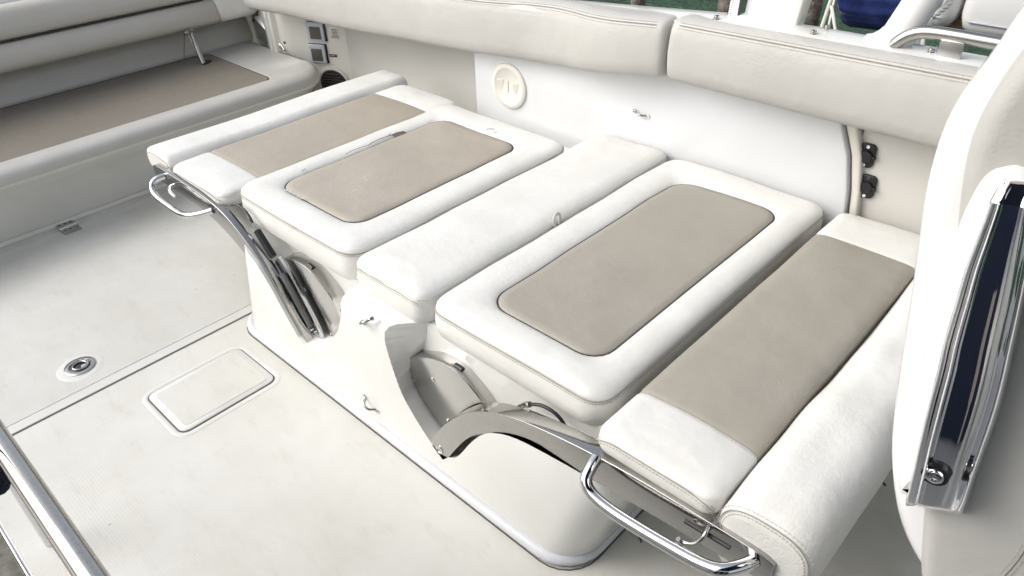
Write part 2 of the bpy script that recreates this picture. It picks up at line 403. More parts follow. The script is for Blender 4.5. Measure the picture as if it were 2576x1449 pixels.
# shoulder bevel behind pocket 1
p2f = [(-1.262, .6), (-1.262, .425), (-1.254, .372), (-1.222, .29), (-1.19, .222), (-1.145, .165), (-1.106, .125), (-1.075, .105), (-1.047, .103), (-1.01, .125), (-.975, .175), (-.948, .22), (-.919, .262), (-.88, .305), (-.837, .338), (-.79, .362), (-.741, .378), (-.66, .386), (-.591, .385), (-.484, .383), (-.3, .38), (-.3, .6)]
p2b = [(-1.17, .6), (-1.17, .425), (-1.178, .372), (-1.212, .30), (-1.24, .235), (-1.20, .175), (-1.15, .125), (-1.105, .095), (-1.05, .085), (-1.00, .11), (-.97, .17), (-.948, .22), (-.919, .262), (-.88, .305), (-.837, .338), (-.79, .362), (-.741, .378), (-.66, .386), (-.591, .385), (-.484, .383), (-.3, .38), (-.3, .6)]
def chk(P):      # round the pocket outline, keeping its straight top corners
    Q = P[:2]; mid = P[1:-2]
    for _ in range(2):
        q = [mid[0]]
        for a, b_ in zip(mid, mid[1:]): q += [(a[0]*.75+b_[0]*.25, a[1]*.75+b_[1]*.25), (a[0]*.25+b_[0]*.75, a[1]*.25+b_[1]*.75)]
        mid = q+[mid[-1]]
    return P[:1]+mid+P[-2:]
p2f, p2b = chk(p2f), chk(p2b)
cut(shell, prism('c', p2f, 'y', .79, .898, None, poly2=p2b))
shell.parent = base
bevel(shell, .018, 5, 26)
# white strip moulding round the foot
ft = [(p[0], p[1], .0) for p in rr(bx0(0), bx1(0), .812, 1.94, .10, 0, ne=2)]
tube('foot_trim', [(p[0]+(-.004 if p[0] < -1.5 else .004), p[1]-.004, .016) for p in ft], .015, 'rubber', base, closed=True, n=12)

tube('foot_line', [(p[0]+(-.017 if p[0] < -1.5 else .017), p[1]-.016, .0005) for p in ft], .002, 'gap', base, closed=True, n=6)  # thin dark line along the deck just outside the foot trim
def pad_eye(p, nrm, ax, parent=None, L=.05, h=.018, name='pad_eye', rad=.0040):
    p = Vector(p); nrm = Vector(nrm).normalized(); ax = Vector(ax).normalized()
    q = [p-ax*L/2+nrm*.002, p-ax*L*.34+nrm*.003, p-ax*L*.2+nrm*h, p+nrm*h*1.15, p+ax*L*.2+nrm*h, p+ax*L*.34+nrm*.003, p+ax*L/2+nrm*.002]
    o = tube(name, q, rad, 'steel', parent, sm=2, n=8)
    for s in (-1, 1): disc('foot', p+ax*s*L/2, nrm, .0068, .004, 'steel_bright', o, n=12)
    return o
pad_eye((-1.30, .812, .418), (0, -1, .1), (.8, 0, .6), base, .062)
pad_eye((-1.358, .812, .092), (0, -1, 0), (.85, 0, -.35), base, .062)

# steel sector plates bolted in the pockets
def sector(poly, y0, y1, screws, slots, parent):
    o = prism('hinge_plate', poly, 'y', y0, y1, 'steel_plate', parent, .004, 2)
    for s in screws:
        q = disc('screw', (s[0], y0-.0005, s[1]), (0, -1, 0), .0075, .0015, 'steel_bright', o, n=14)
    for (a, c) in slots:
        a = Vector(a); c = Vector(c); tube('slot', [a, c], .0078, 'black', o, n=8)
    return o
pl2 = smooth_poly([(-1.09, .095), (-1.135, .135), (-1.19, .182), (-1.25, .228), (-1.252, .262), (-1.215, .312), (-1.168, .338), (-1.104, .366), (-1.032, .368), (-.98, .343), (-.935, .31), (-.90, .262), (-.905, .22), (-.95, .19), (-1.02, .14)], 1)
hp2 = sector(pl2, .862, .905, [(-1.215, .232), (-1.128, .285), (-1.085, .165)], [((-1.052, .878, .367), (-1.026, .878, .3665))], base)
pl1 = smooth_poly([(-1.85, .30), (-1.83, .345), (-1.78, .385), (-1.721, .398), (-1.66, .398), (-1.60, .375), (-1.543, .33), (-1.52, .266), (-1.55, .215), (-1.60, .155), (-1.66, .115), (-1.72, .10), (-1.77, .11), (-1.80, .2)], 1)
pl1 = [(p[0]-.036, p[1]-.029) for p in pl1]
hp1 = sector(pl1, .884, .935, [(-1.636, .146), (-1.736, .271)], [((-1.704, .90, .3675), (-1.684, .90, .364)), ((-1.570, .90, .271), (-1.564, .90, .254))], base)

# ------------------------------------------------------------------ cushions
def crown(x0, x1, y0, y1, r, zs, zt, Rr, yb=(), lim=None, side=.01):
    """rings from the seam up over the shoulder"""
    L = []
    N = 7
    for k in range(N+1):
        a = k/N*math.pi/2; d = Rr*(1-math.cos(a)) if False else Rr*(k/N)**1.5
        h = math.sqrt(max(0, 1-(1-d/Rr)**2)); z = zs+(zt-zs)*h
        L.append(rr(x0+d, x1-d, y0+d, y1-d, max(r-d*.6, .012), z, yb))
    return L
def cushion(o, x0, x1, y0, y1, zb, zs, zt, r, Rr, mat, yb=(), inner=None, warp=None, name='cushion', rin=.05, flat=None):
    L = [rr(x0+.03, x1-.03, y0+.03, y1-.03, max(r-.02, .01), zb, yb), rr(x0+.006, x1-.006, y0+.006, y1-.006, r, zb+.001, yb),
         rr(x0+.001, x1-.001, y0+.001, y1-.001, r, zb+.008, yb), rr(x0-.002, x1+.002, y0-.003, y1+.002, r, (zb+zs)/2, yb), rr(x0, x1, y0, y1, r, zs-.003, yb), rr(x0+.0015, x1-.0015, y0+.0015, y1-.0015, r, zs, yb)]
    cr = crown(x0+.0005, x1-.0005, y0+.0005, y1-.0005, r, zs+.002, zt, Rr, yb); L += cr
    xa, xb, ya, yc = x0+Rr, x1-Rr, y0+Rr, y1-Rr
    if inner:
        ix0, ix1, iy0, iy1 = inner
        for tt, dz in ((.35, .001), (.6, -.001), (.8, -.004), (.92, -.008), (1.0, -.013)):
            L.append(rr(xa+(ix0-xa)*tt, xb+(ix1-xb)*tt, ya+(iy0-ya)*tt, yc+(iy1-yc)*tt, max(r-Rr*.6, .012)*(1-tt)+rin*tt, zt+dz, yb))
        L.append(rr(ix0+.004, ix1-.004, iy0+.004, iy1-.004, rin, zt-.02, yb))
    else:
        hw = (xb-xa)/2
        for tt in (.3, .6, .85, 1):
            d = (hw-.006)*tt
            dy_ = .035*tt; L.append(rr(xa+d, xb-d, ya+dy_, yc-dy_, max((r-Rr*.6)*(1-tt), .004), zt+.003*tt*(2-tt), yb))
    if warp: L = [[warp(*p) for p in l] for l in L]
    return loft(name, L, mat, o, True, 'rr')
def panel(o, ix0, ix1, iy0, iy1, zt, rin, mat, warp=None, puff=.004, name='centre_panel'):
    g = .0016
    L = [rr(ix0+g, ix1-g, iy0+g, iy1-g, rin, zt-.018), rr(ix0+g, ix1-g, iy0+g, iy1-g, rin, zt-.011), rr(ix0+g+.003, ix1-g-.003, iy0+g+.003, iy1-g-.003, rin-.003, zt-.0075)]
    hw = (ix1-ix0)/2
    for tt in (.12, .25, .5, .75, 1):
        d = g+.003+(hw-g-.009)*tt
        L.append(rr(ix0+d, ix1-d, iy0+d, iy1-d, max(rin-d, .004), zt-.0075+puff*math.sin(tt*math.pi/2)))
    if warp: L = [[warp(*p) for p in l] for l in L]
    return loft(name, L, mat, o, True, 'rr')
def seam_loop(o, x0, x1, y0, y1, r, z, rad=.0016, mat='seam', warp=None, st=True, full=True, y_end=None):
    L = rr(x0, x1, y0, y1, r, z, nc=8)
    if warp: L = [warp(*p) for p in L]
    s = tube('seam', L, rad, mat, o, n=6, closed=True)
    if st:
        P = [Vector(p) for p in L]+[Vector(L[0])]
        cx, cy = (x0+x1)/2, (y0+y1)/2
        def off(p, d):
            n = Vector((d.y, -d.x, 0)).normalized()   # outward for this winding
            return (n*.0006+Vector((0, 0, -.0065)), n*-.0048+Vector((0, 0, .0052)))
        stitches('stitching', P, off, o)
    return s
def split(o, name, mat, test, parent, eps=0):
    """move the faces for which test(center) is true to a mesh of their own"""
    bm = bmesh.new(); bm.from_mesh(o.data); bm2 = bm.copy()
    bmesh.ops.delete(bm, geom=[f for f in bm.faces if test(f.calc_center_median())], context='FACES')
    bmesh.ops.delete(bm2, geom=[f for f in bm2.faces if not test(f.calc_center_median())], context='FACES')
    bm.to_mesh(o.data); bm.free()
    me = bpy.data.meshes.new(name); bm2.to_mesh(me); bm2.free(); me.materials.append(M[mat])
    q = bpy.data.objects.new(name, me); COL.objects.link(q); q.parent = parent; return q
def edge_seam(part, y, parent, rad=.0013, lift=.0006):
    P = sorted({(round(v.co.x, 5), round(v.co.z, 5)) for v in part.data.vertices if abs(v.co.y-y) < 1e-4})
    if not P: return
    zm = max(p[1] for p in P)
    top = [p for p in P if p[1] > zm-.035]
    cx_ = (top[0][0]+top[-1][0])/2
    L_ = sorted([p for p in top if p[0] < cx_], key=lambda p: (p[0], p[1])); R_ = sorted([p for p in top if p[0] >= cx_], key=lambda p: (p[0], -p[1]))
    tube('seam', [(x, y, z+lift) for x, z in L_+R_], rad, 'seam', parent, n=6)
def dips(ys, dep=.006, wd=.007):
    def wfn(x, y, z):
        for s in ys: z -= dep*math.exp(-((y-s)/wd)**2)
        return (x, y, z)
    return wfn
def yst(y0, y1, seams, n=9):
    S = [y0+(y1-y0)*k/n for k in range(1, n)]
    S = [s for s in S if all(abs(s-q) > .022 for q in seams)]
    for q in seams: S += [q-.014, q-.006, q-.002, q, q+.002, q+.006, q+.014]
    return sorted(S)
ZS, ZT = .500, .522

# large framed seat (c4)
c4 = thing('seat_cushion', 'largest cushion, white padded rim around a smooth tan centre, nearer the swivel helm seat', 'cushion', 'seat cushions with framed tan centres')
def lump(s, amp=.0016):
    rnd = random.Random(s); K = [(rnd.uniform(8, 22), rnd.uniform(8, 22), rnd.uniform(0, 6)) for _ in range(5)]
    def f(x, y, z):
        if z > .49: z += amp*sum(math.sin(a*x+b_*y+c) for a, b_, c in K)/2
        return (x, y, z)
    return f
w4 = lump(1)
cushion(c4, -1.142, -.617, .878, 1.945, .424, ZS-.002, ZT, .055, .040, 'white_vinyl', inner=(-1.032, -.700, .975, 1.815), warp=w4, name='cushion_rim', rin=.062)
panel(c4, -1.032, -.700, .975, 1.815, ZT, .062, 'tan_vinyl', w4)
seam_loop(c4, -1.1425, -.6165, .8775, 1.9455, .055, ZS, warp=w4)
tube('gap_seam', [w4(*p) for p in rr(-1.0325, -.6995, .9745, 1.8155, .062, ZT-.0115, nc=8)], .0015, 'dark', c4, n=6, closed=True)
# c2
c2 = thing('seat_cushion', 'worn cushion with white rim, split seam and scuffed tan centre, beside the low aft backrest', 'cushion', 'seat cushions with framed tan centres')
w2 = lump(2, .002)
cushion(c2, -2.052, -1.448, .885, 1.80, .412, ZS-.002, ZT, .062, .040, 'white_vinyl', inner=(-1.955, -1.565, .985, 1.675), warp=w2, name='cushion_rim', rin=.06)
panel(c2, -1.955, -1.565, .985, 1.675, ZT, .06, 'tan_worn', w2)
seam_loop(c2, -2.0525, -1.4475, .8845, 1.8005, .062, ZS, warp=w2)
tube('gap_seam', [w2(*p) for p in rr(-1.9555, -1.5645, .9845, 1.6755, .06, ZT-.0115, nc=8)], .0017, 'dark', c2, n=6, closed=True)
# torn flaps and cracks along the worn rim
def crack(pts, rad=.0011):
    tube('crack', [(x, y, ZT+.0012-(.006 if False else 0)) for x, y in pts], rad, 'dark', c2, n=5, sm=1)
crack([(-1.953, 1.34), (-1.962, 1.36), (-1.966, 1.40), (-1.964, 1.43), (-1.957, 1.455)])
crack([(-1.958, 1.25), (-1.963, 1.28), (-1.962, 1.31), (-1.956, 1.34)], .0008)
crack([(-1.976, 1.455), (-1.966, 1.44), (-1.962, 1.43)], .0007)
crack([(-1.96, 1.08), (-1.968, 1.10)], .0008)
crack([(-1.74, 1.69), (-1.735, 1.705), (-1.72, 1.71)], .0008)
crack([(-1.70, 1.685), (-1.695, 1.70)], .0007)
# a dark torn patch
mesh_obj('tear', [(-1.955, 1.455, .5135), (-1.966, 1.45, .5215), (-1.968, 1.475, .5225), (-1.962, 1.50, .5205), (-1.955, 1.51, .5135)], [(0, 1, 2, 3, 4)], 'tan_bench', c2, False)
# ragged torn edge of the rim
v, f = [], []
for i in range(26):
    y = .985+.0; 
tv = []
for i in range(14):
    x = -1.90+i*.0075; tv.append((x, .982+random.uniform(-.004, .007), ZT-.001))
mesh_obj('torn_edge', tv+[(p[0], .972, ZT+.0025) for p in tv], [(i, i+1, 14+i+1, 14+i) for i in range(13)], 'white_vinyl', c2, False)
# c3
c3 = thing('centre_cushion', 'plain narrow white cushion between the two tan-centred seat cushions', 'cushion')
w3 = lump(3, .0026)
cushion(c3, -1.432, -1.153, .872, 1.955, .428, ZS, ZT+.004, .04, .055, 'white_vinyl', warp=w3, yb=yst(.92, 1.9, []))
q = [(-1.432+.012, .8725, ZS)] + [(-1.432+.279*k/20, .8720, ZS+.001*math.sin(k)) for k in range(2, 19)] + [(-1.153-.012, .8725, ZS)]
tube('seam', q, .0013, 'seam', c3, n=6)
stitches('stitching', q, lambda p, d: (Vector((0, -.001, -.0065)), Vector((0, .0045, .0052))), c3)
tg = tube('pull_tab', [(-1.150, 1.365, .502), (-1.150, 1.358, .530), (-1.150, 1.372, .542), (-1.150, 1.388, .532), (-1.150, 1.384, .502)], .0042, 'pale_vinyl', c3, sm=2, n=8)

# ------------------------------------------------------------------ folding backrests
def bar_profile(poly_top, poly_bot, y0, y1, mat, parent, name='rail'):
    P = poly_top + poly_bot[::-1]
    return prism(name, P, 'y', y0, y1, mat, parent, .009, 4)
def sp2(P, it=2): return [tuple(p) for p in smooth_poly(P, it, closed=False)]
fb = thing('folding_backrest', 'backrest folded flat at the right end with plain white head roll and thumb lever', 'folding backrest', 'backrests folded flat on steel arms')
top2 = sp2([(-1.098, .105), (-1.085, .15), (-1.045, .215), (-.983, .290), (-.904, .362), (-.803, .408), (-.70, .432), (-.608, .448), (-.48, .462), (-.321, .466), (-.225, .467), (-.205, .458)])
bot2 = sp2([(-1.060, .078), (-1.035, .105), (-1.019, .135), (-.952, .241), (-.882, .304), (-.805, .347), (-.681, .366), (-.55, .380), (-.42, .392), (-.30, .400), (-.225, .404), (-.205, .412)])
rail2 = bar_profile(top2, bot2, .812, .852, 'steel', fb)
disc('pivot_bolt', (-1.068, .8118, .112), (0, -1, 0), .0135, .002, 'steel_bright', fb, prof=[(.013, 0), (.0125, .002), (.009, .0022), (.008, .0005), (.004, .0005), (.0035, .002), (.0001, .002)])
hd = [(-.574, .813, .447), (-.571, .79, .44), (-.568, .768, .425), (-.545, .760, .410), (-.50, .758, .404), (-.43, .758, .408), (-.36, .758, .416), (-.31, .758, .424), (-.272, .762, .434), (-.248, .79, .440), (-.238, .815, .440)]
tube('grab_handle', hd, .0125, 'steel_bright', fb, n=16, sm=3)
tube('release_slot', [(-.372, .8115, .4315), (-.282, .8115, .4365)], .0042, 'black', fb, n=8)
tube('release_lever', [(-.327, .815, .452), (-.325, .80, .448), (-.328, .792, .436), (-.336, .786, .424), (-.35, .784, .414), (-.362, .781, .414), (-.364, .779, .420)], .0046, 'steel', fb, n=8, sm=2)
tube('gas_hose', [(-.815, .858, .398), (-.79, .862, .417), (-.76, .866, .430), (-.72, .87, .425), (-.695, .872, .395)], .0042, 'black', fb, sm=2)
tube('hose_fitting', [(-.825, .858, .385), (-.805, .859, .407), (-.792, .861, .415)], .0075, 'steel', fb, n=6)
w5 = lump(5, .0012)
def mix(*fs):
    def g(x, y, z):
        for f_ in fs: x, y, z = f_(x, y, z)
        return (x, y, z)
    return g
S5 = (.972, 1.785)
d5 = dips(S5, .0045)
def w5b(x, y, z): return d5(*w5(x, y, z)) if z > .47 else (x, y, z)
b5 = cushion(fb, -.590, -.325, .822, 1.96, .455, .497, .513, .03, .042, 'white_vinyl', yb=yst(.87, 1.92, S5), warp=w5b, name='backrest_end')
pn = split(b5, 'backrest_panel', 'tan_vinyl', lambda c: S5[0] < c.y < S5[1] and c.z > .46, fb)
q2 = split(b5, 'backrest_end', 'white_vinyl', lambda c: c.y > 1.4, fb)
for s in S5: edge_seam(pn, s, fb)
def endseam(o, x0, x1, y, z, sag=.012):
    q = [(x0+.002, y+.006, z-sag)] + [(x0+(x1-x0)*k/24, y, z+.0005-sag*(abs(2*k/24-1)**6)) for k in range(1, 24)] + [(x1-.002, y+.006, z-sag)]
    tube('seam', q, .0013, 'seam', o, n=6)
    stitches('stitching', q, lambda p, d: (Vector((0, -.001, -.0065)), Vector((0, .0045, .0045))), o)
endseam(fb, -.590, -.325, .8215, .4975, .02)
# head roll
def roll(o, x0, x1, y0, y1, z0, z1, r, mat, name='head_roll', warp=None, endr=.02, n=14, pinch=None):
    """a long padded roll along Y with a rounded-rectangle section"""
    L = []
    st = [(0, .024), (.001, .010), (.006, .003), (.016, 0)]
    T = [(y0+a, i) for a, i in st]+[(y0+.016+(y1-y0-.032)*k/n, 0) for k in range(1, n)]+[(y1-a, i) for a, i in reversed(st)]
    for y, i in T:
        sec = rr(x0+i, x1-i, z0+i, z1-i, max(r-i, .01), 0, nc=7, ne=5)
        L.append([(p[0], y, p[1]) for p in sec])
    if warp: L = [[warp(*p) for p in l] for l in L]
    return loft(name, L, mat, o)
def w6(x, y, z):
    k = math.sin((y-.9)*9)*.006+math.sin(y*23)*.002
    return (x-(.5 if x < -.24 else 0)*k*.8+ (k*.4 if x > -.24 else 0), y, z+.0022*math.sin(31*y+9*x)+.004*math.sin(7*y+1))
roll(fb, -.322, -.148, .822, 1.93, .35, .532, .062, 'white_vinyl', warp=w6, n=36)
qs = []
for k in range(0, 31):
    a = math.pi*(1.0-k/30*1.25); cx, cz, rx, rz = -.235, .452, .083, .078
    ex = math.copysign(abs(math.cos(a))**.7, math.cos(a)); ez = math.copysign(abs(math.sin(a))**.7, math.sin(a))
    qs.append(w6(cx+rx*ex, .823, cz+rz*ez))
tube('seam', qs, .0013, 'seam', fb, n=6)
stitches('stitching', qs, lambda p, d: (Vector((-(p.x+.235)*.08, -.0005, -(p.z-.452)*.085)), Vector(((p.x+.235)*.06, .006, (p.z-.452)*.05))), fb)

ab = thing('folding_backrest', 'backrest folded flat at the left end with long slim white roll and double steel link', 'folding backrest', 'backrests folded flat on steel arms')
top1 = sp2([(-1.672, .125), (-1.690, .165), (-1.724, .205), (-1.786, .30), (-1.868, .375), (-1.974, .441), (-2.05, .468), (-2.14, .480), (-2.30, .484), (-2.46, .486), (-2.485, .478)])
bot1 = sp2([(-1.735, .09), (-1.755, .115), (-1.785, .165), (-1.831, .24), (-1.911, .324), (-2.00, .376), (-2.11, .412), (-2.209, .424), (-2.35, .428), (-2.46, .430), (-2.485, .436)])
rail1 = bar_profile(top1, bot1, .822, .848, 'steel', ab)
in_t = sp2([(-1.650, .140), (-1.664, .188), (-1.712, .268), (-1.762, .343), (-1.800, .376)]); in_b = sp2([(-1.688, .118), (-1.706, .155), (-1.750, .235), (-1.797, .305), (-1.834, .345)])
bar_profile(in_t, in_b, .858, .872, 'steel_bright', ab, 'inner_link')
tube('spacer', [(-1.70, .85, .14), (-1.70, .868, .14)], .016, 'steel', ab, n=14)
disc('pivot_bolt', (-1.722, .8218, .122), (0, -1, 0), .010, .002, 'steel_bright', ab)
prism('link_gap_shade', [(-1.700, .120), (-1.755, .215), (-1.835, .335), (-1.862, .352), (-1.875, .340), (-1.735, .118)], 'y', .851, .857, 'black', ab)  # black plate put in as the shade between arm and inner link
disc('link_bolt', (-1.678, .857, .150), (0, -1, 0), .007, .003, 'steel_bright', ab, n=14)
tube('gas_spring', [(-1.905, .862, .425), (-1.840, .862, .358)], .0115, 'black', ab, n=14)
tube('gas_spring_end', [(-1.922, .862, .445), (-1.905, .862, .427)], .006, 'steel', ab, n=8)
tube('gas_hose', [(-1.92, .862, .443), (-1.935, .864, .462), (-1.965, .866, .478), (-2.0, .862, .482), (-2.03, .855, .47)], .0038, 'black', ab, sm=2)
h1 = [(-2.405, .822, .462), (-2.41, .80, .462), (-2.412, .778, .452), (-2.40, .768, .430), (-2.37, .765, .418), (-2.28, .765, .412), (-2.21, .765, .412), (-2.17, .768, .42), (-2.125, .785, .432), (-2.09, .822, .445)]
tube('grab_handle', h1, .0105, 'steel_bright', ab, n=14, sm=3)
tube('release_lever', [(-2.34, .822, .452), (-2.33, .80, .458), (-2.30, .785, .455), (-2.27, .785, .448)], .005, 'steel_bright', ab, sm=2)
S1 = (.985, 1.70)
w1 = lump(11, .0012); d1 = dips(S1, .004)
def w1b(x, y, z): return d1(*w1(x, y, z)) if z > .46 else (x, y, z)
b1 = cushion(ab, -2.395, -2.045, .838, 1.855, .452, .488, .505, .045, .04, 'white_vinyl', yb=yst(.90, 1.80, S1), warp=w1b, name='backrest_end')
pn1 = split(b1, 'backrest_panel', 'tan_warm', lambda c: S1[0] < c.y < S1[1] and c.z > .45, ab)
split(b1, 'backrest_end', 'white_vinyl', lambda c: c.y > 1.4, ab)
for s in S1: edge_seam(pn1, s, ab)
def endseam2(o, x0, x1, y, z):
    endseam(o, x0, x1, y, z, .01)
endseam2(ab, -2.38, -2.06, .837, .489)
def w0(x, y, z): return (x+.0, y, z+.002*math.sin(9*y))
roll(ab, -2.585, -2.398, .845, 1.895, .425, .515, .042, 'white_vinyl', warp=w0, n=24)
tube('seam', [(-2.582, .8465, .455), (-2.575, .8455, .487), (-2.55, .845, .500), (-2.50, .845, .503), (-2.43, .845, .500), (-2.41, .8455, .487), (-2.402, .8465, .455)], .0012, 'seam', ab, n=6, sm=2)
# padded underside block visible below the aft backrest
cushion(ab, -2.20, -2.056, .905, 1.80, .33, .44, .450, .03, .02, 'pale_vinyl', yb=yst(.95, 1.75, []), name='under_pad')

# ------------------------------------------------------------------ stern bench
bench = thing('stern_bench', 'wide cream bench across the stern with tan seat and tan hinged backrest', 'bench')
YB = 2.018  # bench seat and back, corner panel, pillar: coordinates scaled about the camera, baked
def bl(x1, z, i=0, x0=-4.07, r=.14): return rr(x0, x1-i, -1.05, YB-i, r, z, nc=8, ne=10)
F = [bl(-3.332, 0.0), bl(-3.328, .06), bl(-3.315, .14), bl(-3.285, .205), bl(-3.235, .25), bl(-3.198, .275), bl(-3.186, .29), bl(-3.184, .302)]
loft('fascia', F, 'gel', bench, True, True)
L = [bl(-3.182, 0.2918), bl(-3.176, 0.3079), bl(-3.182, 0.3240), bl(-3.196, 0.3358), bl(-3.218, 0.3443), bl(-3.245, 0.3475), bl(-3.277, 0.3443)]
ti = (-3.957, -3.309, -1.0, 1.772)
L.append(rr(-4.005, -3.301, -1.04, 1.82, .09, .340, nc=8, ne=10)); L.append(rr(ti[0]-.002, ti[1]+.002, ti[2]-.002, ti[3]+.002, .05, .3336, nc=8, ne=10)); L.append(rr(*ti, .05, .324, nc=8, ne=10))
loft('seat_rim', L, 'pale_vinyl', bench)
g = .0012
L = [rr(ti[0]+g, ti[1]-g, ti[2]+g, ti[3]-g, .05, .325, ne=10), rr(ti[0]+g+.003, ti[1]-g-.003, ti[2]+g+.003, ti[3]-g-.003, .05, .3352, ne=10)]
for tt in (.2, .5, 1): L.append(rr(ti[0]+.3*tt, ti[1]-.3*tt, ti[2]+.3*tt, ti[3]-.3*tt, .05*(1-tt)+.003, .3352+.003*tt, ne=10))
loft('seat_panel', L, 'tan_bench', bench)
tube('seam', rr(ti[0], ti[1], ti[2], ti[3], .05, .3341, ne=10, nc=8), .0016, 'dark', bench, n=6, closed=True)
def sweepY(name, sec, y0, y1, mat, parent, end=.02, n=10, fn=None):
    """closed XZ section swept along Y with slightly rounded ends"""
    cx = sum(p[0] for p in sec)/len(sec); cz = sum(p[1] for p in sec)/len(sec)
    T = [(y0, .72), (y0+end*.12, .86), (y0+end*.4, .95), (y0+end, 1)]+[(y0+end+(y1-y0-2*end)*k/n, 1) for k in range(1, n)]+[(y1-end, 1), (y1-end*.4, .95), (y1-end*.12, .86), (y1, .72)]
    L = [[(cx+(p[0]-cx)*s, y, cz+(p[1]-cz)*s) for p in sec] for y, s in T]
    if fn: L = [[fn(*p) for p in l] for l in L]
    return loft(name, L, mat, parent)
def sec(P, it=3): return smooth_poly(P, it)
sweepY('back_roll', sec([(-3.973, 0.3186), (-3.951, 0.3454), (-3.967, 0.3829), (-3.983, 0.4471), (-4.026, 0.4899), (-4.133, 0.5007), (-4.176, 0.4257), (-4.155, 0.3186)]), -1.0, 2.065, 'pale_vinyl', bench, .03)
low = sec([(-3.855, 0.5060), (-3.839, 0.5435), (-3.855, 0.5970), (-3.882, 0.6227), (-3.919, 0.6292), (-3.983, 0.6184), (-3.983, 0.5328), (-3.919, 0.4953)])
upp = sec([(-3.878, 0.6334), (-3.871, 0.6773), (-3.898, 0.7362), (-3.930, 0.7598), (-3.983, 0.7630), (-4.026, 0.7469), (-4.016, 0.6399), (-3.941, 0.6227)])
YW = 1.836
def sag(x, y, z): return (x, y, z-.02*(y-.75)*.35)
bk = sweepY('backrest', low, -1.0, YW, 'pad_tan', bench, .006, fn=sag)
sweepY('backrest_top', upp, -1.0, YW, 'pad_tan', bk, .006, fn=sag)
wh = sec([(-3.855, 0.5060), (-3.837, 0.5435), (-3.852, 0.5970), (-3.868, 0.6399), (-3.871, 0.6773), (-3.898, 0.7362), (-3.930, 0.7598), (-4.005, 0.7598), (-4.026, 0.7041), (-4.016, 0.6184), (-3.983, 0.5328), (-3.919, 0.4953)])
sweepY('backrest_end', wh, YW+.001, 2.072, 'white_vinyl', bk, .03, fn=sag)
tube('seam', [sag(-3.885, -1.0+.31*k, .627) for k in range(10)], .004, 'dark', bk, n=6)
box('transom_top', (-4.6, -1.2, .50), (-4.0, 2.12, .779), 'gel', bench, .02)
tube('toe_moulding', [(-3.322, -1.05, .006), (-3.322, 1.88, .006)], .012, 'gel', bench)
# strut holding the backrest
P0 = Vector(pX(480, 82, -3.855)); P1 = Vector(pZ(512, 160, .340))
st_ = tube('support_strut', [P0, P0*.55+P1*.45], .008, 'steel', bench)
tube('strut_sleeve', [P0*.58+P1*.42, P1], .014, 'steel', st_)
tube('strut_rod', [P0+Vector((.01, -.02, -.005)), P0*.6+P1*.4+Vector((.0, -.014, 0))], .003, 'steel', st_)
disc('strut_bracket', P0+Vector((0, -.01, .012)), (1, -.6, -.2), .017, .012, 'steel', st_)
tube('strut_knob', [P0+Vector((.0, -.035, .004)), P0+Vector((0, .01, .014))], .010, 'steel', st_)
tube('strut_well', [P1+Vector((.0, .0, .001)), P1+Vector((-.01, .045, .001))], lambda t_: .014-.006*t_, 'dark', st_)
tube('pull_cord', [P0+Vector((0, -.035, 0)), pZ(463, 147, .351)], .0012, 'dark', st_, n=5)
# side bracket
a_, b_, c_, d_ = pX(637, 42, -3.855), pX(648, 98, -3.855), pZ(716, 127, .362), pX(662, 36, -3.812)
v = [a_, b_, c_, d_]; th = Vector((0, .006, 0))
br = mesh_obj('hinge_bracket', v+[Vector(p)+th for p in v], [(0, 1, 2, 3), (7, 6, 5, 4), (0, 4, 5, 1), (1, 5, 6, 2), (2, 6, 7, 3), (3, 7, 4, 0)], 'steel_plate', bench, False)
tube('bracket_edge', [Vector(d_)+Vector((-.01, .0, .0)), (Vector(d_)+Vector(c_))/2+Vector((-.012, 0, .0)), Vector(c_)], .005, 'steel', br, sm=2)
disc('bracket_knob', Vector(d_)+Vector((-.02, .01, .0)), (1, -1, 0), .022, .014, 'steel', br)
disc('bracket_knob', Vector(a_)+Vector((.02, -.012, -.012)), (1, -1, 0), .010, .008, 'black', br)

# ------------------------------------------------------------------ starboard side: wall, gunwale
def gz(x):      # height of the gunwale top along the boat
    if x > -1.0: return .960+.012*(x+1.0)*.5
    t_ = (-1.0-x); return .960-.085*t_+.012*t_*t_
side = thing('cockpit_side', 'white moulded inner side of the hull with gunwale, behind the lounge cushions', 'hull side')
XS = [-4.6, -4.0, -3.6, -3.2, -2.8, -2.4, -2.0, -1.6, -1.3, -1.0, -.7, -.4, 0, .5, 1.6]
def gy(x): return 2.045 if x > -1.0 else 2.045-.035*(-1.0-x)
loops = []
for x in XS:
    z = gz(x); y = gy(x)
    yw = 2.06 if x > -2.1 else 2.06+.115*(-2.1-x); loops.append([(x, yw, 0), (x, yw, z-.05), (x, 1.90, z-.045), (x, 1.895, z-.02), (x, 1.905, z-.002), (x, 1.93, z), (x, y-.02, z), (x, y, z-.012), (x, y+.01, z-.05), (x, max(y, yw)+.14, z-.4), (x, yw+.05, -.9), (x, yw+.04, -.9)])
bevel(loft('hull_shell', loops, 'gel_grey', side), .004, 2)
cap = []
for x in [-4.0+5.6*k/40 for k in range(41)]:
    z = gz(x); y = gy(x); cap.append([(x, 1.925, z-.004), (x, 1.925, z+.0015), (x, 1.93, z+.003), (x, y-.024, z+.003), (x, y-.018, z+.001), (x, y-.018, z-.004)])
loft('gunwale_cap', cap, 'gel', side)
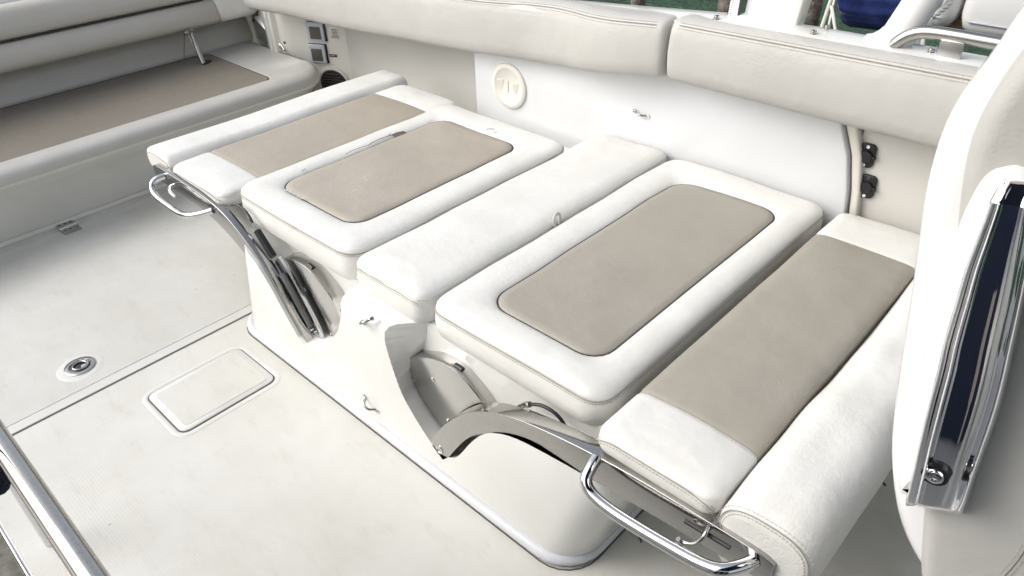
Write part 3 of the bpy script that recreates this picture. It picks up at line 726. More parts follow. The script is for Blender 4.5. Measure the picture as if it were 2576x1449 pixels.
# raised bright panel with curved forward edge
PP = [(-2.072, -.02), (-.57, -.02), (-.582, .30), (-.580, .47), (-.592, .56), (-.615, .66), (-.650, .74), (-.66, .86), (-2.072, .86)]
prism('side_panel', PP, 'y', 1.965, 2.058, 'gel_cool', side, .006, 3)
PP2 = [(-.555, -.02), (-.52, -.02), (-.548, .30), (-.550, .47), (-.562, .56), (-.582, .66), (-.612, .74), (-.618, .86), (-.652, .86), (-.645, .74), (-.610, .66), (-.587, .56), (-.575, .47), (-.577, .3)]
prism('panel_moulding', PP2, 'y', 1.978, 2.058, 'gel_cream', side, .008, 3)
box('recess_liner', (-.60, 2.003, -.02), (1.55, 2.055, .86), 'gel_grey', side)
# diagonal aft corner panel and pillar
cn = thing('corner_panel', 'cream upright panel in the aft corner carrying two socket covers', 'panel')
c_poly = [(-3.673, 2.013), (-3.641, 2.008), (-3.625, 2.034), (-3.598, 2.029), (-3.566, 2.04), (-3.534, 2.061), (-3.277, 2.19), (-3.16, 2.20), (-3.673, 2.202)]
prism('panel', c_poly, 'z', .0, .80, 'gel_cream', cn, .006)
pillar = thing('corner_pillar', 'narrow white screwed-on pillar between the stern bench and the bolster', 'pillar')
pp = [(-4.07, 2.195), (-4.07, 2.13), (-3.876, 2.083), (-3.812, 2.05), (-3.678, 2.0), (-3.667, 2.018), (-3.694, 2.195)]
prism('post', pp, 'z', .0, .85, 'gel', pillar, .006)
for (x, y) in ((703, 5), (717, 107)):
    p = pY(x, y, 2.004); disc('screw', (p.x, p.y, p.z), (.35, -1, 0), .008, .005, 'steel', pillar, n=12)

# frame of the corner panel's face, for mounting things on it
ca, cb = Vector((-3.534, 2.061, 0)), Vector((-3.277, 2.19, 0)); cu = (cb-ca).normalized(); cn_ = Vector((cu.y, -cu.x, 0))
def onC(x, y, d=0.0):
    dr = ray(x, y); t_ = (ca+cn_*d-CAM).dot(cn_)/dr.dot(cn_); return CAM+dr*t_
def slab(name, quad, th, mat, parent, bev=0):
    quad = [Vector(q) for q in quad]; n = (quad[1]-quad[0]).cross(quad[3]-quad[0]).normalized()
    if n.dot(CAM-quad[0]) < 0: n = -n
    v = quad+[q+n*th for q in quad]
    o = fixn(mesh_obj(name, v, [(0, 1, 2, 3), (7, 6, 5, 4), (0, 4, 5, 1), (1, 5, 6, 2), (2, 6, 7, 3), (3, 7, 4, 0)], mat, parent, False))
    return bevel(o, bev, 3) if bev else o
def cquad(c, w_, h):
    c = Vector(c); z = Vector((0, 0, 1)); return [c-cu*w_/2-z*h/2, c+cu*w_/2-z*h/2, c+cu*w_/2+z*h/2, c-cu*w_/2+z*h/2]
for (px_, py_, lab) in ((796, 78, 'grey flip-up socket cover with dark window, half hidden under the bolster edge'), (801, 133, 'grey flip-up socket cover with dark window, lower of the pair, above the round speaker')):
    so = thing('socket_cover', lab, 'socket cover', 'socket covers in the aft corner')
    c = onC(px_, py_, .0)
    slab('gasket', cquad(c+cu*.004, .105, .100), .006, 'black', so, .002)
    slab('frame', cquad(c+cn_*.004, .096, .096), .012, 'grey_plastic', so, .004)
    slab('window', cquad(c+cn_*.015-Vector((0, 0, .006)), .063, .063), .003, 'screen', so, .001)
    slab('hinge_strip', cquad(c+cn_*.013+Vector((0, 0, .036)), .078, .012), .006, 'grey_plastic', so, .002)
# warning label and name plate
lb = thing('instruction_label', 'small white printed sticker beside the upper socket cover', 'label')
c = onC(839, 84, .0012); slab('sheet', cquad(c, .052, .064), .0006, 'paper', lb)
for k in range(7):
    slab('print', cquad(c+cn_*.0008+cu*.006+Vector((0, 0, .020-.007*k)), .030 if k < 5 else .044, .0028), .0003, 'ink', lb)
nplate = thing('name_plate', 'tiny black plate with pale lettering beside the lower socket cover', 'label')
c = onC(838, 140, .0012); slab('plate', cquad(c, .044, .014), .0012, 'black', nplate)
fc = bpy.data.curves.new('lettering', 'FONT'); fc.body = 'SHORE 1'; fc.size = .0095; fc.align_x = 'CENTER'; fc.align_y = 'CENTER'; fc.extrude = .0002
fo = bpy.data.objects.new('lettering', fc); COL.objects.link(fo); fc.materials.append(M['paper'])
zz = Vector((0, 0, 1)); c2_ = c+cn_*.0016
fo.matrix_world = Matrix(((cu.x, zz.x, cn_.x, c2_.x), (cu.y, zz.y, cn_.y, c2_.y), (cu.z, zz.z, cn_.z, c2_.z), (0, 0, 0, 1))); bpy.context.view_layer.update()
dg = bpy.context.evaluated_depsgraph_get(); me = bpy.data.meshes.new_from_object(fo.evaluated_get(dg)); me.transform(fo.matrix_world)
bpy.data.objects.remove(fo); fo = bpy.data.objects.new('lettering', me); COL.objects.link(fo); fo.parent = nplate
spk = thing('speaker', 'round black speaker grille low in the aft corner, behind the bench end', 'speaker')
c = onC(842, 212, 0)
disc('ring', c, cn_, .095, .01, 'gel_cream', spk, prof=[(.098, 0), (.096, .008), (.082, .010), (.078, .004), (.078, 0)])
disc('grille', c+cn_*.002, cn_, .076, .006, 'black', spk, prof=[(.077, 0), (.077, .006), (.07, .010), (.0001, .014)], n=36)
for k in range(9):
    zz_ = -.06+.015*k; hw = math.sqrt(max(.0001, .07**2-zz_**2))
    tube('grille_slat', [c+cn_*.016-cu*hw+Vector((0, 0, zz_)), c+cn_*.016+cu*hw+Vector((0, 0, zz_))], .002, 'screen', spk, n=6)
tube('clip', [c+cn_*.014+cu*.05+Vector((0, 0, .055)), c+cn_*.02+cu*.062+Vector((0, 0, .045))], .007, 'black', spk)

# round inspection plate
ip = thing('inspection_plate', 'round ivory screw-in deck plate on the white side panel', 'deck plate')
ic = Vector((-1.885, 1.965, .568))
disc('rim', ic, (0, -1, 0), .088, .008, 'ivory', ip, prof=[(.088, 0), (.088, .004), (.084, .008), (.070, .0095), (.068, .0075), (.0001, .0075)], n=48)
for s in (-1, 1):
    cx = ic.x+s*.038; cz = ic.z
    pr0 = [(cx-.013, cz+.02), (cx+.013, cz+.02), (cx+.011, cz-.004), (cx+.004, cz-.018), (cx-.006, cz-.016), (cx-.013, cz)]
    prism('finger_recess_shade', pr0, 'y', 1.9565, 1.9572, 'recess_shade', ip)  # flat patch, hollow suggested by the darker ivory only
    prism('recess_lip', [(cx-.015, cz+.022), (cx+.015, cz+.022), (cx+.015, cz+.016), (cx-.015, cz+.016)], 'y', 1.954, 1.957, 'ivory', ip, .001)
box('centre_rib', (ic.x-.002, 1.9545, ic.z-.022), (ic.x+.002, 1.9575, ic.z+.022), 'ivory', ip, .0008)
pe = pad_eye((-1.287, 1.965, .612), (0, -1, 0), (.97, 0, -.12), None, .055, .014, 'pad_eye', .0034)
tag(pe, 'small steel pad eye on the white side panel, above the plain narrow cushion', 'pad eye')
# 12 volt sockets
for (px_, py_, lab) in ((2181, 390, 'black oval power socket, upper of the two under the forward bolster'), (2182, 468, 'black oval power socket, lower of the two, closer to the seat cushion')):
    so = thing('power_socket', lab, 'power socket', 'black power sockets forward of the side panel')
    p = pY(px_, py_, 2.0); w_, h_ = .034, .048
    prism('flange', [(a[0], a[1]) for a in rr(p.x-.0225, p.x+.0225, p.z-.034, p.z+.034, .014, 0, nc=5, ne=2)], 'y', 1.993, 2.0045, 'black', so, .003)
    disc('cap', (p.x, 1.994, p.z), (0, -1, 0), .0175, .010, 'black', so)
    box('cap_tab', (p.x-.026, 1.986, p.z-.006), (p.x+.028, 1.995, p.z+.005), 'black', so, .004)
    for s in (-1, 1): disc('screw', (p.x, 1.9935, p.z+s*.0265), (0, -1, 0), .005, .002, 'steel_bright', so, n=12)

# bolsters ---------------------------------------------------------------
def bolster(name, label, xs, mat, fy, z0f, z1f, group):
    o = thing(name, label, 'bolster', group)
    loops = []
    x0, x1 = xs[0], xs[-1]
    for x in xs:
        e_ = min(x-x0, x1-x); i = 0 if e_ > .014 else .012*(1-e_/.014)**2
        z0, z1, yf = z0f(x)+i, z1f(x)-i, fy(x)+i
        yb_ = 1.965 if x > -2.2 else 1.965+.08*(-2.2-x)
        s = [(yb_, z0+.01), (yf+.045, z0), (yf+.018, z0+.006), (yf+.004, z0+.022), (yf-.001, z0+.05), (yf-.003, (z0+z1)/2), (yf+.001, z1-.045), (yf+.006, z1-.022), (yf+.012, z1-.008), (yf+.024, z1-.001), (yf+.05, z1+.004), (yf+.075, z1+.002), (yb_, z1-.002)]
        loops.append([(x, *p) for p in s])
    loft('cushion', loops, mat, o)
    sm = [(x, fy(x)+.0085, z1f(x)-.0095) for x in xs if x0+.02 < x < x1-.02]
    tube('seam', sm, .0013, 'seam', o, n=6)
    stitches('stitching', sm, lambda p, d: (Vector((0, -.003, -.0075)), Vector((0, .007, .0055))), o)
    return o
def lin(x, T):
    for (a, p), (b_, q) in zip(T, T[1:]):
        if x <= b_: t_ = max(0, (x-a)/(b_-a)); t_ = t_*t_*(3-2*t_); return p+(q-p)*t_
    return T[-1][1]
xsR = [-1.150+.0]+[-1.150+k for k in (.003, .008, .015, .03)]+[-1.12+.9*k/30 for k in range(1, 30)]+[.0, .3, .55, .57, .58, .585]
bolster('side_bolster', 'straight pale padded bolster along the gunwale, beside the stainless rail', xsR, 'pale_vinyl', lambda x: 1.858, lambda x: .775-.004*(x+.8), lambda x: .955+.012*(x+1.15), 'padded bolsters along the gunwale')
FY = [(-3.62, 1.87), (-3.0, 1.86), (-2.4, 1.872), (-2.0, 1.875), (-1.75, 1.895), (-1.58, 1.888), (-1.40, 1.835), (-1.25, 1.838), (-1.158, 1.856)]
Z0 = [(-3.62, .59), (-3.2, .625), (-2.75, .637), (-2.375, .663), (-1.92, .690), (-1.65, .710), (-1.50, .728), (-1.38, .752), (-1.25, .772), (-1.158, .783)]
Z1 = [(-3.62, .82), (-2.8, .862), (-2.4, .872), (-1.9, .893), (-1.63, .922), (-1.39, .933), (-1.158, .951)]
def pw(x, T):
    for (a, p), (b_, q) in zip(T, T[1:]):
        if x <= b_: return p+(q-p)*max(0, (x-a)/(b_-a))
    return T[-1][1]
def sm_(T, h=.12): return lambda x: sum(pw(min(max(x+h*k/4, T[0][0]), T[-1][0]), T) for k in range(-4, 5))/9
xsL = [-3.62, -3.617, -3.61, -3.59]+[-3.57+2.38*k/60 for k in range(0, 61)]+[-1.175, -1.165, -1.161, -1.158]
bolster('side_bolster', 'wavy-edged pale bolster along the gunwale, over the round deck plate', xsL, 'pale_vinyl', sm_(FY, .07), sm_(Z0), sm_(Z1), 'padded bolsters along the gunwale')

# canvas snaps on the gunwale ----------------------------------------------
sn = [((1802, 50), 'steel snap stud on the gunwale, inner one beside the zipper'), ((1838, 37), 'steel snap stud on the gunwale, outer one beside the zipper'),
      ((2045, 88), 'steel snap stud on the gunwale, inner one below the blue fender'), ((2080, 75), 'steel snap stud on the gunwale, outer one below the blue fender'),
      ((2341, 134), 'steel snap stud on the gunwale, inner one beside the rail bracket'), ((2367, 120), 'steel snap stud on the gunwale, outer one beside the rail bracket')]
for (p, lab) in sn:
    zt = .958; q = pZ(p[0], p[1], zt); zt = gz(q.x); q = pZ(p[0], p[1], zt)
    o = disc('snap_stud', (q.x, q.y, zt), (0, 0, 1), .009, .006, 'steel', None, .004, n=16, prof=[(.010, 0), (.011, .002), (.0065, .004), (.0085, .008), (.007, .012), (.0001, .013)])
    tag(o, lab, 'snap stud', 'snap studs along the gunwale')
# gunwale base pads
def gpad(x0, x1, name, lab):
    o = box(name, (x0, 1.935, gz((x0+x1)/2)-.004), (x1, 2.04, gz((x0+x1)/2)+.006), 'canvas', None, .006); tag(o, lab, 'deck strip'); return o

# grab rail
gr = thing('grab_rail', 'stainless grab rail with flat bracket on the gunwale, beside the white pole', 'grab rail')
gp = [(-.580, 1.965, .950), (-.572, 1.965, .972), (-.55, 1.968, .996), (-.52, 1.97, 1.010), (-.47, 1.97, 1.014), (-.30, 1.97, 1.012), (.1, 1.97, 1.012), (.3, 1.97, 1.01), (.36, 1.97, .99), (.37, 1.97, .95)]
tube('tube', gp, .0155, 'steel', gr, n=16, sm=3)
box('bracket', (-.470, 1.955, .940), (-.418, 1.963, 1.005), 'steel_plate', gr, .002)
# white arch pole
po = thing('canopy_pole', 'thick glossy white pole rising from the gunwale beside the grab rail', 'pole')
pa, pb = Vector((-.588, 2.0, .955)), Vector((-.535, 2.03, 1.12))
dd = (pb-pa).normalized()
tube('shaft', [pa-dd*.01, pa+dd*.03, pa+dd*.12, pa+dd*.5, pa+dd*1.15], .041, 'gel_gloss', po, n=28)
disc('foot', (-.590, 2.0, .958), dd, .06, .02, 'gel_gloss', po, prof=[(.066, -.012), (.064, -.002), (.052, .006), (.043, .02), (.04, .03)])
# white post with zip
zp = thing('canopy_post', 'broad flat white post rising from the gunwale between zipper and blue fender', 'post')
v0 = [pZ(1905, 68, .955), pZ(1992, 80, .955)]
prism('panel', [(-1.005, .93), (-.862, .93), (-.838, 1.15), (-.80, 1.75), (-.95, 1.75), (-.985, 1.15)], 'y', 2.01, 2.05, 'canvas', zp, .008)
prism('edge_flange', [(-.868, .945), (-.842, .945), (-.815, 1.15), (-.775, 1.75), (-.80, 1.75), (-.842, 1.15)], 'y', 1.996, 2.055, 'ivory', zp, .005)
box('sill', (-1.01, 1.935, .945), (-.835, 2.04, .966), 'canvas', zp, .008)
zi = thing('zipper', 'white toothed zipper strip standing on the gunwale at the left edge of the white post', 'zipper')
za, zb_ = Vector((-1.030, 1.985, .945)), Vector((-1.005, 2.0, 1.75))
def strip(name, a, b_, wx, th, mat, parent, yo=0):
    v = [a, a+Vector((wx, 0, 0)), b_+Vector((wx, 0, 0)), b_]; v = [Vector(p)+Vector((0, yo, 0)) for p in v]
    return mesh_obj(name, v+[p+Vector((0, th, 0)) for p in v], [(0, 1, 2, 3), (7, 6, 5, 4), (0, 4, 5, 1), (1, 5, 6, 2), (2, 6, 7, 3), (3, 7, 4, 0)], mat, parent, False)
strip('tape', za, zb_, .020, .003, 'canvas', zi)
strip('welt', za+Vector((.022, 0, 0)), zb_+Vector((.022, 0, 0)), .004, .006, 'dark', zi)
v, f = [], []
for k in range(70):
    p = za+(zb_-za)*(k/70)*.5; n_ = len(v)
    x0, y0, z0 = p.x-.006, p.y-.003, p.z; x1, y1, z1 = p.x+.001, p.y+.003, p.z+.0032
    v += [(x0, y0, z0), (x1, y0, z0), (x1, y1, z0), (x0, y1, z0), (x0, y0, z1), (x1, y0, z1), (x1, y1, z1), (x0, y1, z1)]
    f += [tuple(n_+i for i in q) for q in ((3, 2, 1, 0), (4, 5, 6, 7), (0, 1, 5, 4), (1, 2, 6, 5), (2, 3, 7, 6), (3, 0, 4, 7))]
mesh_obj('teeth', v, f, 'canvas', zi, False)

# ------------------------------------------------------------------ dock side
M['wood'], t, b = new_mat('dock_timber', (.34, .25, .13), .8)
mp = node(t, 'ShaderNodeMapping'); mp.inputs['Scale'].default_value = (2, 30, 30); g_ = node(t, 'ShaderNodeNewGeometry'); t.links.new(g_.outputs['Position'], mp.inputs['Vector'])
t.links.new(ramp(t, noise(t, 2.5, 5, .6, vec=mp.outputs[0]), .35, (.20, .13, .06), .65, (.46, .36, .22)), b.inputs['Base Color'])
M['pile'], t, b = new_mat('weathered_piling', (.16, .13, .11), .9)
t.links.new(ramp(t, noise(t, 30, 7, .75), .35, (.05, .04, .03), .65, (.27, .225, .19)), b.inputs['Base Color']); bump(t, b, noise(t, 40, 5), .6, .02)
M['fender_blue'], t, b = new_mat('navy_fender', (.012, .022, .10), .25)
t.links.new(ramp(t, noise(t, 14, 5), .4, (.01, .018, .085), .75, (.03, .05, .19)), b.inputs['Base Color'])
M['fender_white'] = new_mat('white_fender', (.80, .80, .79), .3)[0]
def piling(x, y, r, lab):
    rnd = random.Random(int(x*100)); L = []
    for k in range(14):
        z = -1.2+k*.3; L.append([(x+(r*(1+.05*math.sin(3*a/24*6.28+k)+rnd.uniform(-.03, .03)))*math.cos(a/24*6.283), y+r*(1+rnd.uniform(-.03, .03))*math.sin(a/24*6.283), z) for a in range(24)])
    o = loft('piling', L, 'pile', None); tag(o, lab, 'piling', 'dock pilings in the water'); return o
for (xa_, xb_, lab) in ((1795, 1858, 'rough brown piling standing in the water just behind the zipper'), (2004, 2068, 'rough brown piling behind the left end of the blue fender'), (1580, 1618, 'brown piling standing in the water above the left bolster end')):
    a = pY(xa_, 10, 3.1); c = pY(xb_, 10, 3.1); piling((a.x+c.x)/2-.005, 3.1+(c.x-a.x)*.3, (c.x-a.x)*.5*.82, lab)
# blue fender (ribbed cylinder lying along X)
fe = thing('fender', 'dark navy ribbed cylinder fender hanging over the water beyond the gunwale', 'fender', 'dock fenders')
fc0 = Vector((-.985, 2.7, .905)); L = []
FL = .30
for s_, k in ((0, .30), (.0, .38), (.012, .75), (.03, .92), (.06, 1.0), (FL*.5, 1), (FL-.05, 1), (FL-.03, .92), (FL-.012, .75), (FL, .38), (FL, .3)):
    L.append([(fc0.x+s_, fc0.y+.118*k*(1+.018*math.cos(16*a))*math.cos(a), fc0.z+.12*s_/FL*.15+.118*k*(1+.018*math.cos(16*a))*math.sin(a)) for a in [2*math.pi*i/96 for i in range(96)]])
loft('body', L, 'fender_blue', fe)
tube('end_eye', [(-.99, 2.7, .905), (-1.02, 2.7, .905)], .03, 'fender_blue', fe, n=16)
tube('lanyard', [(-1.02, 2.69, .90), (-1.03, 2.68, .80), (-1.035, 2.66, .70), (-1.02, 2.66, .66), (-1.0, 2.66, .70), (-1.0, 2.66, .95), (-.99, 2.66, 1.3)], .007, 'rope', fe, sm=2, n=6)
tube('lanyard', [(-1.0, 2.64, .86), (-.93, 2.60, .74), (-.86, 2.60, .72), (-.78, 2.58, .70), (-.70, 2.56, .69)], .006, 'rope', fe, sm=2, n=6)
# dock beam and white fenders on it
dk = thing('dock', 'weathered timber dock edge carrying white padded fenders across the water', 'dock')
a = pY(2320, 40, 3.2)
box('edge_beam', (-1.15, 3.20, a.z-.035), (1.6, 3.32, a.z+.012), 'wood', dk, .006)
for k in range(8): box('plank', (-1.15+k*.34, 3.2, a.z+.014), (-.82+k*.34, 4.6, a.z+.045), 'wood', dk, .004)
for xx in (-.25, 1.0): box('dock_leg', (xx, 3.33, -1.2), (xx+.14, 3.47, a.z), 'wood', dk, .01)
for (x0, x1, lab) in ((-1.05, -.728, 'white rounded dock bumper, left one on the timber dock edge'), (-.715, -.20, 'white rounded dock bumper, right one on the timber dock edge with a small bolt')):
    o = thing('dock_bumper', lab, 'dock bumper', 'white dock bumpers')
    L = []
    for xx, i in ((x0, .06), (x0+.004, .035), (x0+.02, .012), (x0+.05, 0), ((x0+x1)/2, 0), (x1-.05, 0), (x1-.02, .012), (x1-.004, .035), (x1, .06)):
        sctn = rr(3.10+i, 3.26-i, a.z-.02+i, a.z+.30-i, .05, 0, nc=5, ne=3)
        L.append([(xx, p[0], p[1]) for p in sctn])
    loft('pad', L, 'fender_white', o)
    tube('rib', [(x0+.04, 3.097, a.z+.03), (x1-.04, 3.097, a.z+.03)], .003, 'grey_plastic', o, n=6)
    for xx in ((x0+x1)/2, x1-.08): disc('bolt', (xx, 3.097, a.z+.11), (0, -1, 0), .012, .006, 'steel', o, n=12)
# mooring rope
rp = thing('mooring_rope', 'knotted white mooring rope slung past the white pole', 'rope')
A = [pY(2412, -30, 2.75), pY(2385, 12, 2.7), pY(2350, 40, 2.62), pY(2322, 58, 2.55), pY(2305, 72, 2.5), pY(2296, 100, 2.45), pY(2290, 125, 2.4)]
for ph in (0, 2.09, 4.19):
    P = []
    for i in range(60):
        s_ = i/59*(len(A)-1); k = min(int(s_), len(A)-2); q = A[k].lerp(A[k+1], s_-k)
        P.append(q+Vector((math.cos(i*.7+ph), math.sin(i*.7+ph)*.3, math.sin(i*.7+ph)))*.0055)
    tube('strand', P, .0055, 'rope', rp, n=7)
tube('strand', [pY(2334, 50, 2.55), pY(2324, 85, 2.5), pY(2318, 125, 2.45)], .007, 'rope', rp, n=7)
tube('strand', [pY(2305, 90, 2.5), pY(2310, 110, 2.48), pY(2300, 130, 2.45)], .009, 'rope', rp, n=7)
for k in range(3):
    c = A[3].lerp(A[4], k/3); tube('knot', [c+Vector((.018*math.cos(a_), .012*math.sin(a_), .018*math.sin(a_))) for a_ in [i/10*6.28 for i in range(10)]], .009, 'rope', rp, n=7, closed=True)

# ------------------------------------------------------------------ helm seat at the right
hs = thing('helm_seat', 'big glossy white helm seat back in the right foreground with chrome armrest bracket', 'helm seat')
hn = Vector((-.11, .994, 0)).normalized(); hc = Vector((-.093, .841, 1.017)); hsx = Vector((hn.y, -hn.x, 0))
def onH(x, y, d=0.0):
    p0 = hc-hn*d; dr = ray(x, y); t_ = (p0-CAM).dot(hn)/dr.dot(hn); return CAM+dr*t_
def hslab(name, px_, mat, d0, d1, rnd, parent, it=2, inset=None):
    """outline in pixels on the seat's plane, built as a rounded slab from depth d0 (back) to d1 (front)"""
    P = [onH(x, y, d1) for x, y in px_]; P2 = [((p-hc).dot(hsx), p.z) for p in P]; P2 = smooth_poly([(p[0], p[1], 0) for p in P2], it)
    n = len(P2); L = []
    cen = Vector((sum(p[0] for p in P2)/n, sum(p[1] for p in P2)/n, 0)); V = [Vector(p) for p in P2]
    area = sum(V[i].x*V[(i+1) % n].y-V[(i+1) % n].x*V[i].y for i in range(n))
    def off(d):
        out = []
        for i in range(n):
            t_ = (V[(i+1) % n]-V[i-1]).normalized(); nn = Vector((-t_.y, t_.x, 0))*(1 if area > 0 else -1)
            out.append(V[i]+nn*d)
        return out
    N = 6
    seq = [(rnd*(1-math.cos(a)) , d1-rnd*(1-math.sin(a)) ) for a in []]
    levels = [(0+rnd*.5, d0), (0, d0+rnd*.6)]
    for k in range(N+1):
        a = k/N*math.pi/2; levels.append((rnd*(1-math.cos(a)), d1-rnd+rnd*math.sin(a)))
    for ins_, dep in levels:
        L.append([hc+hsx*q.x+Vector((0, 0, 1))*q.y-hn*dep+Vector((0, 0, 0)) - Vector((0, 0, hc.z)) for q in off(ins_)])
    return loft(name, L, mat, parent)
O1 = [(2700, -190), (2610, -40), (2562, 35), (2525, 85), (2482, 155), (2435, 215), (2398, 265), (2368, 320), (2344, 380), (2325, 450), (2310, 520), (2296, 620), (2282, 730), (2265, 850), (2246, 970), (2234, 1070), (2228, 1150), (2231, 1230), (2243, 1310), (2268, 1380), (2305, 1445), (2360, 1520), (2440, 1580), (2600, 1640), (3200, 1660), (3300, 1400), (3250, 200), (3100, -150), (2900, -260)]
hslab('seat_shell', O1, 'gel_gloss', -.10, 0.0, .035, hs)
O2 = [(2760, -20), (2640, 70), (2580, 128), (2540, 175), (2500, 232), (2463, 295), (2438, 350), (2420, 420), (2405, 520), (2390, 700), (2370, 850), (2345, 1000), (2330, 1150), (2318, 1280), (2311, 1380), (2308, 1470), (2330, 1560), (2450, 1620), (3150, 1620), (3250, 1300), (3200, 300), (3000, -20)]
hslab('back_pad', O2, 'pale_vinyl', -.02, .047, .022, hs)
O3 = [(2560, 425), (2525, 430), (2492, 438), (2465, 460), (2440, 502), (2408, 571), (2380, 660), (2355, 755), (2330, 856), (2308, 940), (2285, 1018), (2270, 1100), (2261, 1180), (2254, 1236), (2262, 1254), (2290, 1256), (2420, 1262), (2480, 1050), (2600, 620), (2640, 470)]
hslab('armrest_base', O3, 'gel_gloss', .0, .060, .016, hs, 1)
# chrome bracket: lofted channel between a left and a right rim
ys_ = [(446, 2524, 2576+60), (500, 2492, 2622), (526, 2484, 2616), (600, 2456, 2602), (675, 2427, 2590), (760, 2402, 2573), (856, 2374, 2552), (934, 2356, 2535), (1018, 2334, 2512), (1115, 2311, 2478), (1180, 2297, 2455), (1235, 2284, 2437), (1255, 2279, 2428), (1272, 2279, 2420)]
def cr_(a, b_, c, d, t_): return .5*((2*b_)+(-a+c)*t_+(2*a-5*b_+4*c-d)*t_*t_+(-a+3*b_-3*c+d)*t_**3)
RW = []
for i in range(len(ys_)-1):
    q = [ys_[max(i-1, 0)], ys_[i], ys_[i+1], ys_[min(i+2, len(ys_)-1)]]
    for k in range(6): RW.append(tuple(cr_(q[0][c], q[1][c], q[2][c], q[3][c], k/6) for c in range(3)))
RW.append(ys_[-1])
PR = [(0.0, .056), (.004, .064), (.02, .067), (.06, .068), (.115, .068), (.13, .070), (.143, .078), (.156, .089), (.17, .097), (.185, .100), (.20, .099), (.214, .094), (.228, .086), (.243, .080), (.27, .0765), (.45, .0755), (.55, .075), (.65, .0755), (.75, .077), (.82, .080), (.855, .087), (.88, .095), (.905, .100), (.93, .101), (.955, .097), (.978, .086), (.992, .072), (1.0, .056)]
def cprof(xl, xr, y, k):
    W = xr-xl
    return [onH(xl+W*a, y+W*a*.16, .056+(h-.056)*k) for a, h in PR]
NR = len(RW)
L = [cprof(xl, xr, y, min(1, math.sqrt(min(i, 8)/8), math.sqrt(min(NR-1-i, 3)/3))) for i, (y, xl, xr) in enumerate(RW)]
loft('chrome_bracket', L, 'chrome', hs, False, False, closed=False)
bc = onH(2353, 1193, .079)
cb_ = disc('mount_bolt', bc, -hn, .02, .006, 'black', hs, prof=[(.0155, -.004), (.015, .003), (.0001, .003)])
disc('bolt_head', bc-hn*.003, -hn, .014, .006, 'steel_bright', cb_, prof=[(.0105, 0), (.010, .003), (.008, .0045), (.005, .0045), (.0045, .002), (.0001, .002)])
tube('pedestal', [(.25, .98, 0), (.25, .98, .55)], .06, 'steel', hs, n=20)
sl = [hc+hsx*a+Vector((0, 0, z-hc.z))-hn*d for a, z, d in ((0, 0, 0),)]
box('seat_block', (.08, .76, .42), (.62, 1.30, .60), 'pale_vinyl', hs, .05, 4)
def arcseam(P, parent):
    tube('seam', P, .0013, 'seam', parent, n=6); stitches('stitching', P, lambda p, d: (Vector((.004, 0, -.005)), Vector((-.004, 0, .005))), parent)
arcseam([onH(x, y, .0475) for x, y in ((2520, 1452), (2540, 1432), (2560, 1408), (2580, 1378))], hs)

# ------------------------------------------------------------------ near left: handrail, counter, braided fender cover
hr = thing('hand_rail', 'polished steel tube crossing the lower left corner in the foreground', 'hand rail')
tube('tube', [(-1.6, .018, .955), (-.3, .019, .955), (.2, .02, .955)], .0125, 'steel', hr, n=24)
tube('rail_post', [(-1.6, .018, .955), (-1.64, .018, .93), (-1.65, .018, .88), (-1.65, .018, 0)], .0125, 'steel_bright', hr, n=16, sm=1)
tube('rail_post', [(.2, .02, .955), (.24, .02, .93), (.25, .02, .88), (.25, .02, 0)], .0125, 'steel_bright', hr, n=16, sm=1)
M['stone'], t, b = new_mat('speckled_grey_top', (.16, .15, .12), .3)
t.links.new(ramp(t, noise(t, 60, 6, .7), .35, (.10, .095, .075), .7, (.24, .225, .19)), b.inputs['Base Color'])
ct = thing('wet_bar', 'speckled grey counter top edged with white hinge strips at the lower left corner', 'counter')
box('counter_top', (-1.25, -.60, .835), (-.35, -.026, .849), 'stone', ct, .002)
box('cabinet', (-1.25, -.60, 0), (-.35, -.06, .834), 'gel', ct, .01)
hs_ = box('hinge_strip', (-1.25, -.0255, .838), (-.35, -.0225, .851), 'steel_bright', ct, .001)
box('edge_strip', (-1.25, -.022, .838), (-.35, -.0205, .850), 'canvas', ct)
bc_ = Vector(pZ(-17, 1203, .92))
M['navy_knit'], t, b = new_mat('navy_knit', (.01, .012, .03), .95)
v_ = node(t, 'ShaderNodeTexVoronoi'); v_.inputs['Scale'].default_value = 240; g_ = node(t, 'ShaderNodeNewGeometry'); t.links.new(g_.outputs['Position'], v_.inputs['Vector'])
bump(t, b, v_.outputs['Distance'], 1, .004)
kc = thing('knit_cover', 'dark navy knitted cover end peeping in at the left edge beside the steel tube', 'fender cover')
L = []
for k in range(13):
    a = -math.pi/2+math.pi*k/12
    L.append([bc_+Vector((.0155*math.cos(a)*math.cos(b_)*(1+.05*math.sin(9*b_)), .0155*math.cos(a)*math.sin(b_)*(1+.05*math.sin(9*b_)), .024*math.sin(a)))+Vector((0, 0, 0)) for b_ in [i/24*6.283 for i in range(24)]])
loft('cover', L, 'navy_knit', kc)
tube('cord', [bc_+Vector((-.005, 0, .02)), bc_+Vector((-.03, -.005, .10)), bc_+Vector((-.05, -.01, .25))], .004, 'navy_knit', kc)

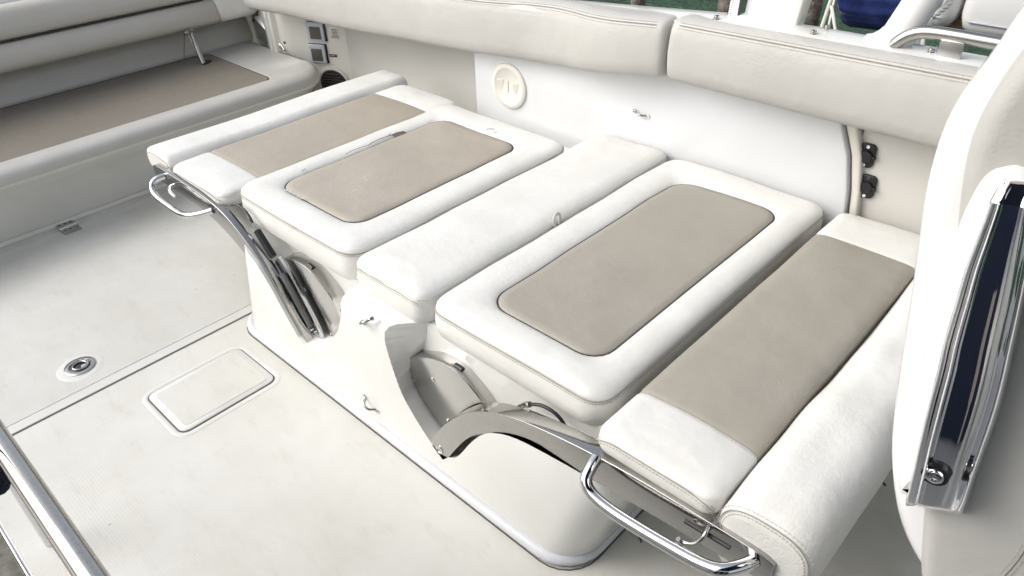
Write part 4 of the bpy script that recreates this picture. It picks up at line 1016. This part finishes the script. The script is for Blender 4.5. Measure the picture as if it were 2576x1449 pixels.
# ------------------------------------------------------------------ unseen port side and canopy, plus shapes added for the steel to reflect
ps = thing('port_side', 'white port side of the cockpit opposite the lounge, out of frame', 'hull side')
box('hull_shell', (-4.0, -1.75, -.9), (1.6, -1.55, .92), 'gel', ps, .02)
cc = thing('navy_reflect_block', 'navy block added beside the camera for the chrome to reflect, out of frame', 'reflect_block')  # added block, gives the chrome the navy of a person's clothes
box('block_body', (-.12, -1.15, 0), (.8, -.25, 1.0), 'navy', cc, .05, 4)
tw = thing('reflect_patch', 'pinkish patch added on the navy block for the chrome to reflect, out of frame', 'reflect_patch')  # added patch, its reflection stands in for a hand
M['reflect_patch'] = new_mat('reflect_patch', (.55, .46, .42), .9)[0]
box('reflect_patch_slab', (.03, -.247, .18), (.13, -.232, .52), 'reflect_patch', tw, .006); box('reflect_patch_slab', (.05, -.247, .04), (.115, -.229, .19), 'reflect_patch', tw, .006)
cv = thing('canvas_top', 'navy canvas sunshade stretched over the helm, out of frame', 'canopy')
def awning(name, xa, xb, mat):
    L = []
    for k in range(9):
        x = xa+(xb-xa)*k/8; L.append([(x, -1.5+3.3*j/12, 2.05+.12*math.sin(math.pi*j/12)-.02*math.sin(k*1.6)) for j in range(13)])
    o = loft(name, L, mat, cv, False, False, closed=False)
    m = o.modifiers.new('s', 'SOLIDIFY'); m.thickness = .004; bake(o)
awning('canopy', -.35, 1.7, 'navy')
for xx in (.75, 1.6):
    tube('canopy_bow', [(xx, -1.55, .9), (xx, -1.55, 1.9), (xx, -1.45, 2.03), (xx, .15, 2.15), (xx, 1.75, 2.03), (xx, 1.98, 1.9), (xx, 2.0, .95)], .0125, 'steel_bright', cv, sm=2)

# dried plant bits on the deck
for (px_, lab) in (([(1606, 1348), (1611, 1356), (1613, 1364)], 'tiny dark dried twig on the deck just left of the steel grab handle'), ([(2219, 1205), (2222, 1214), (2228, 1222)], 'tiny dark dried twig on the deck beside the helm seat shell')):
    o = tube('dry_twig', [Vector(pZ(x, y, .003)) for x, y in px_], .0022, 'dark', None, n=6); tag(o, lab, 'twig')
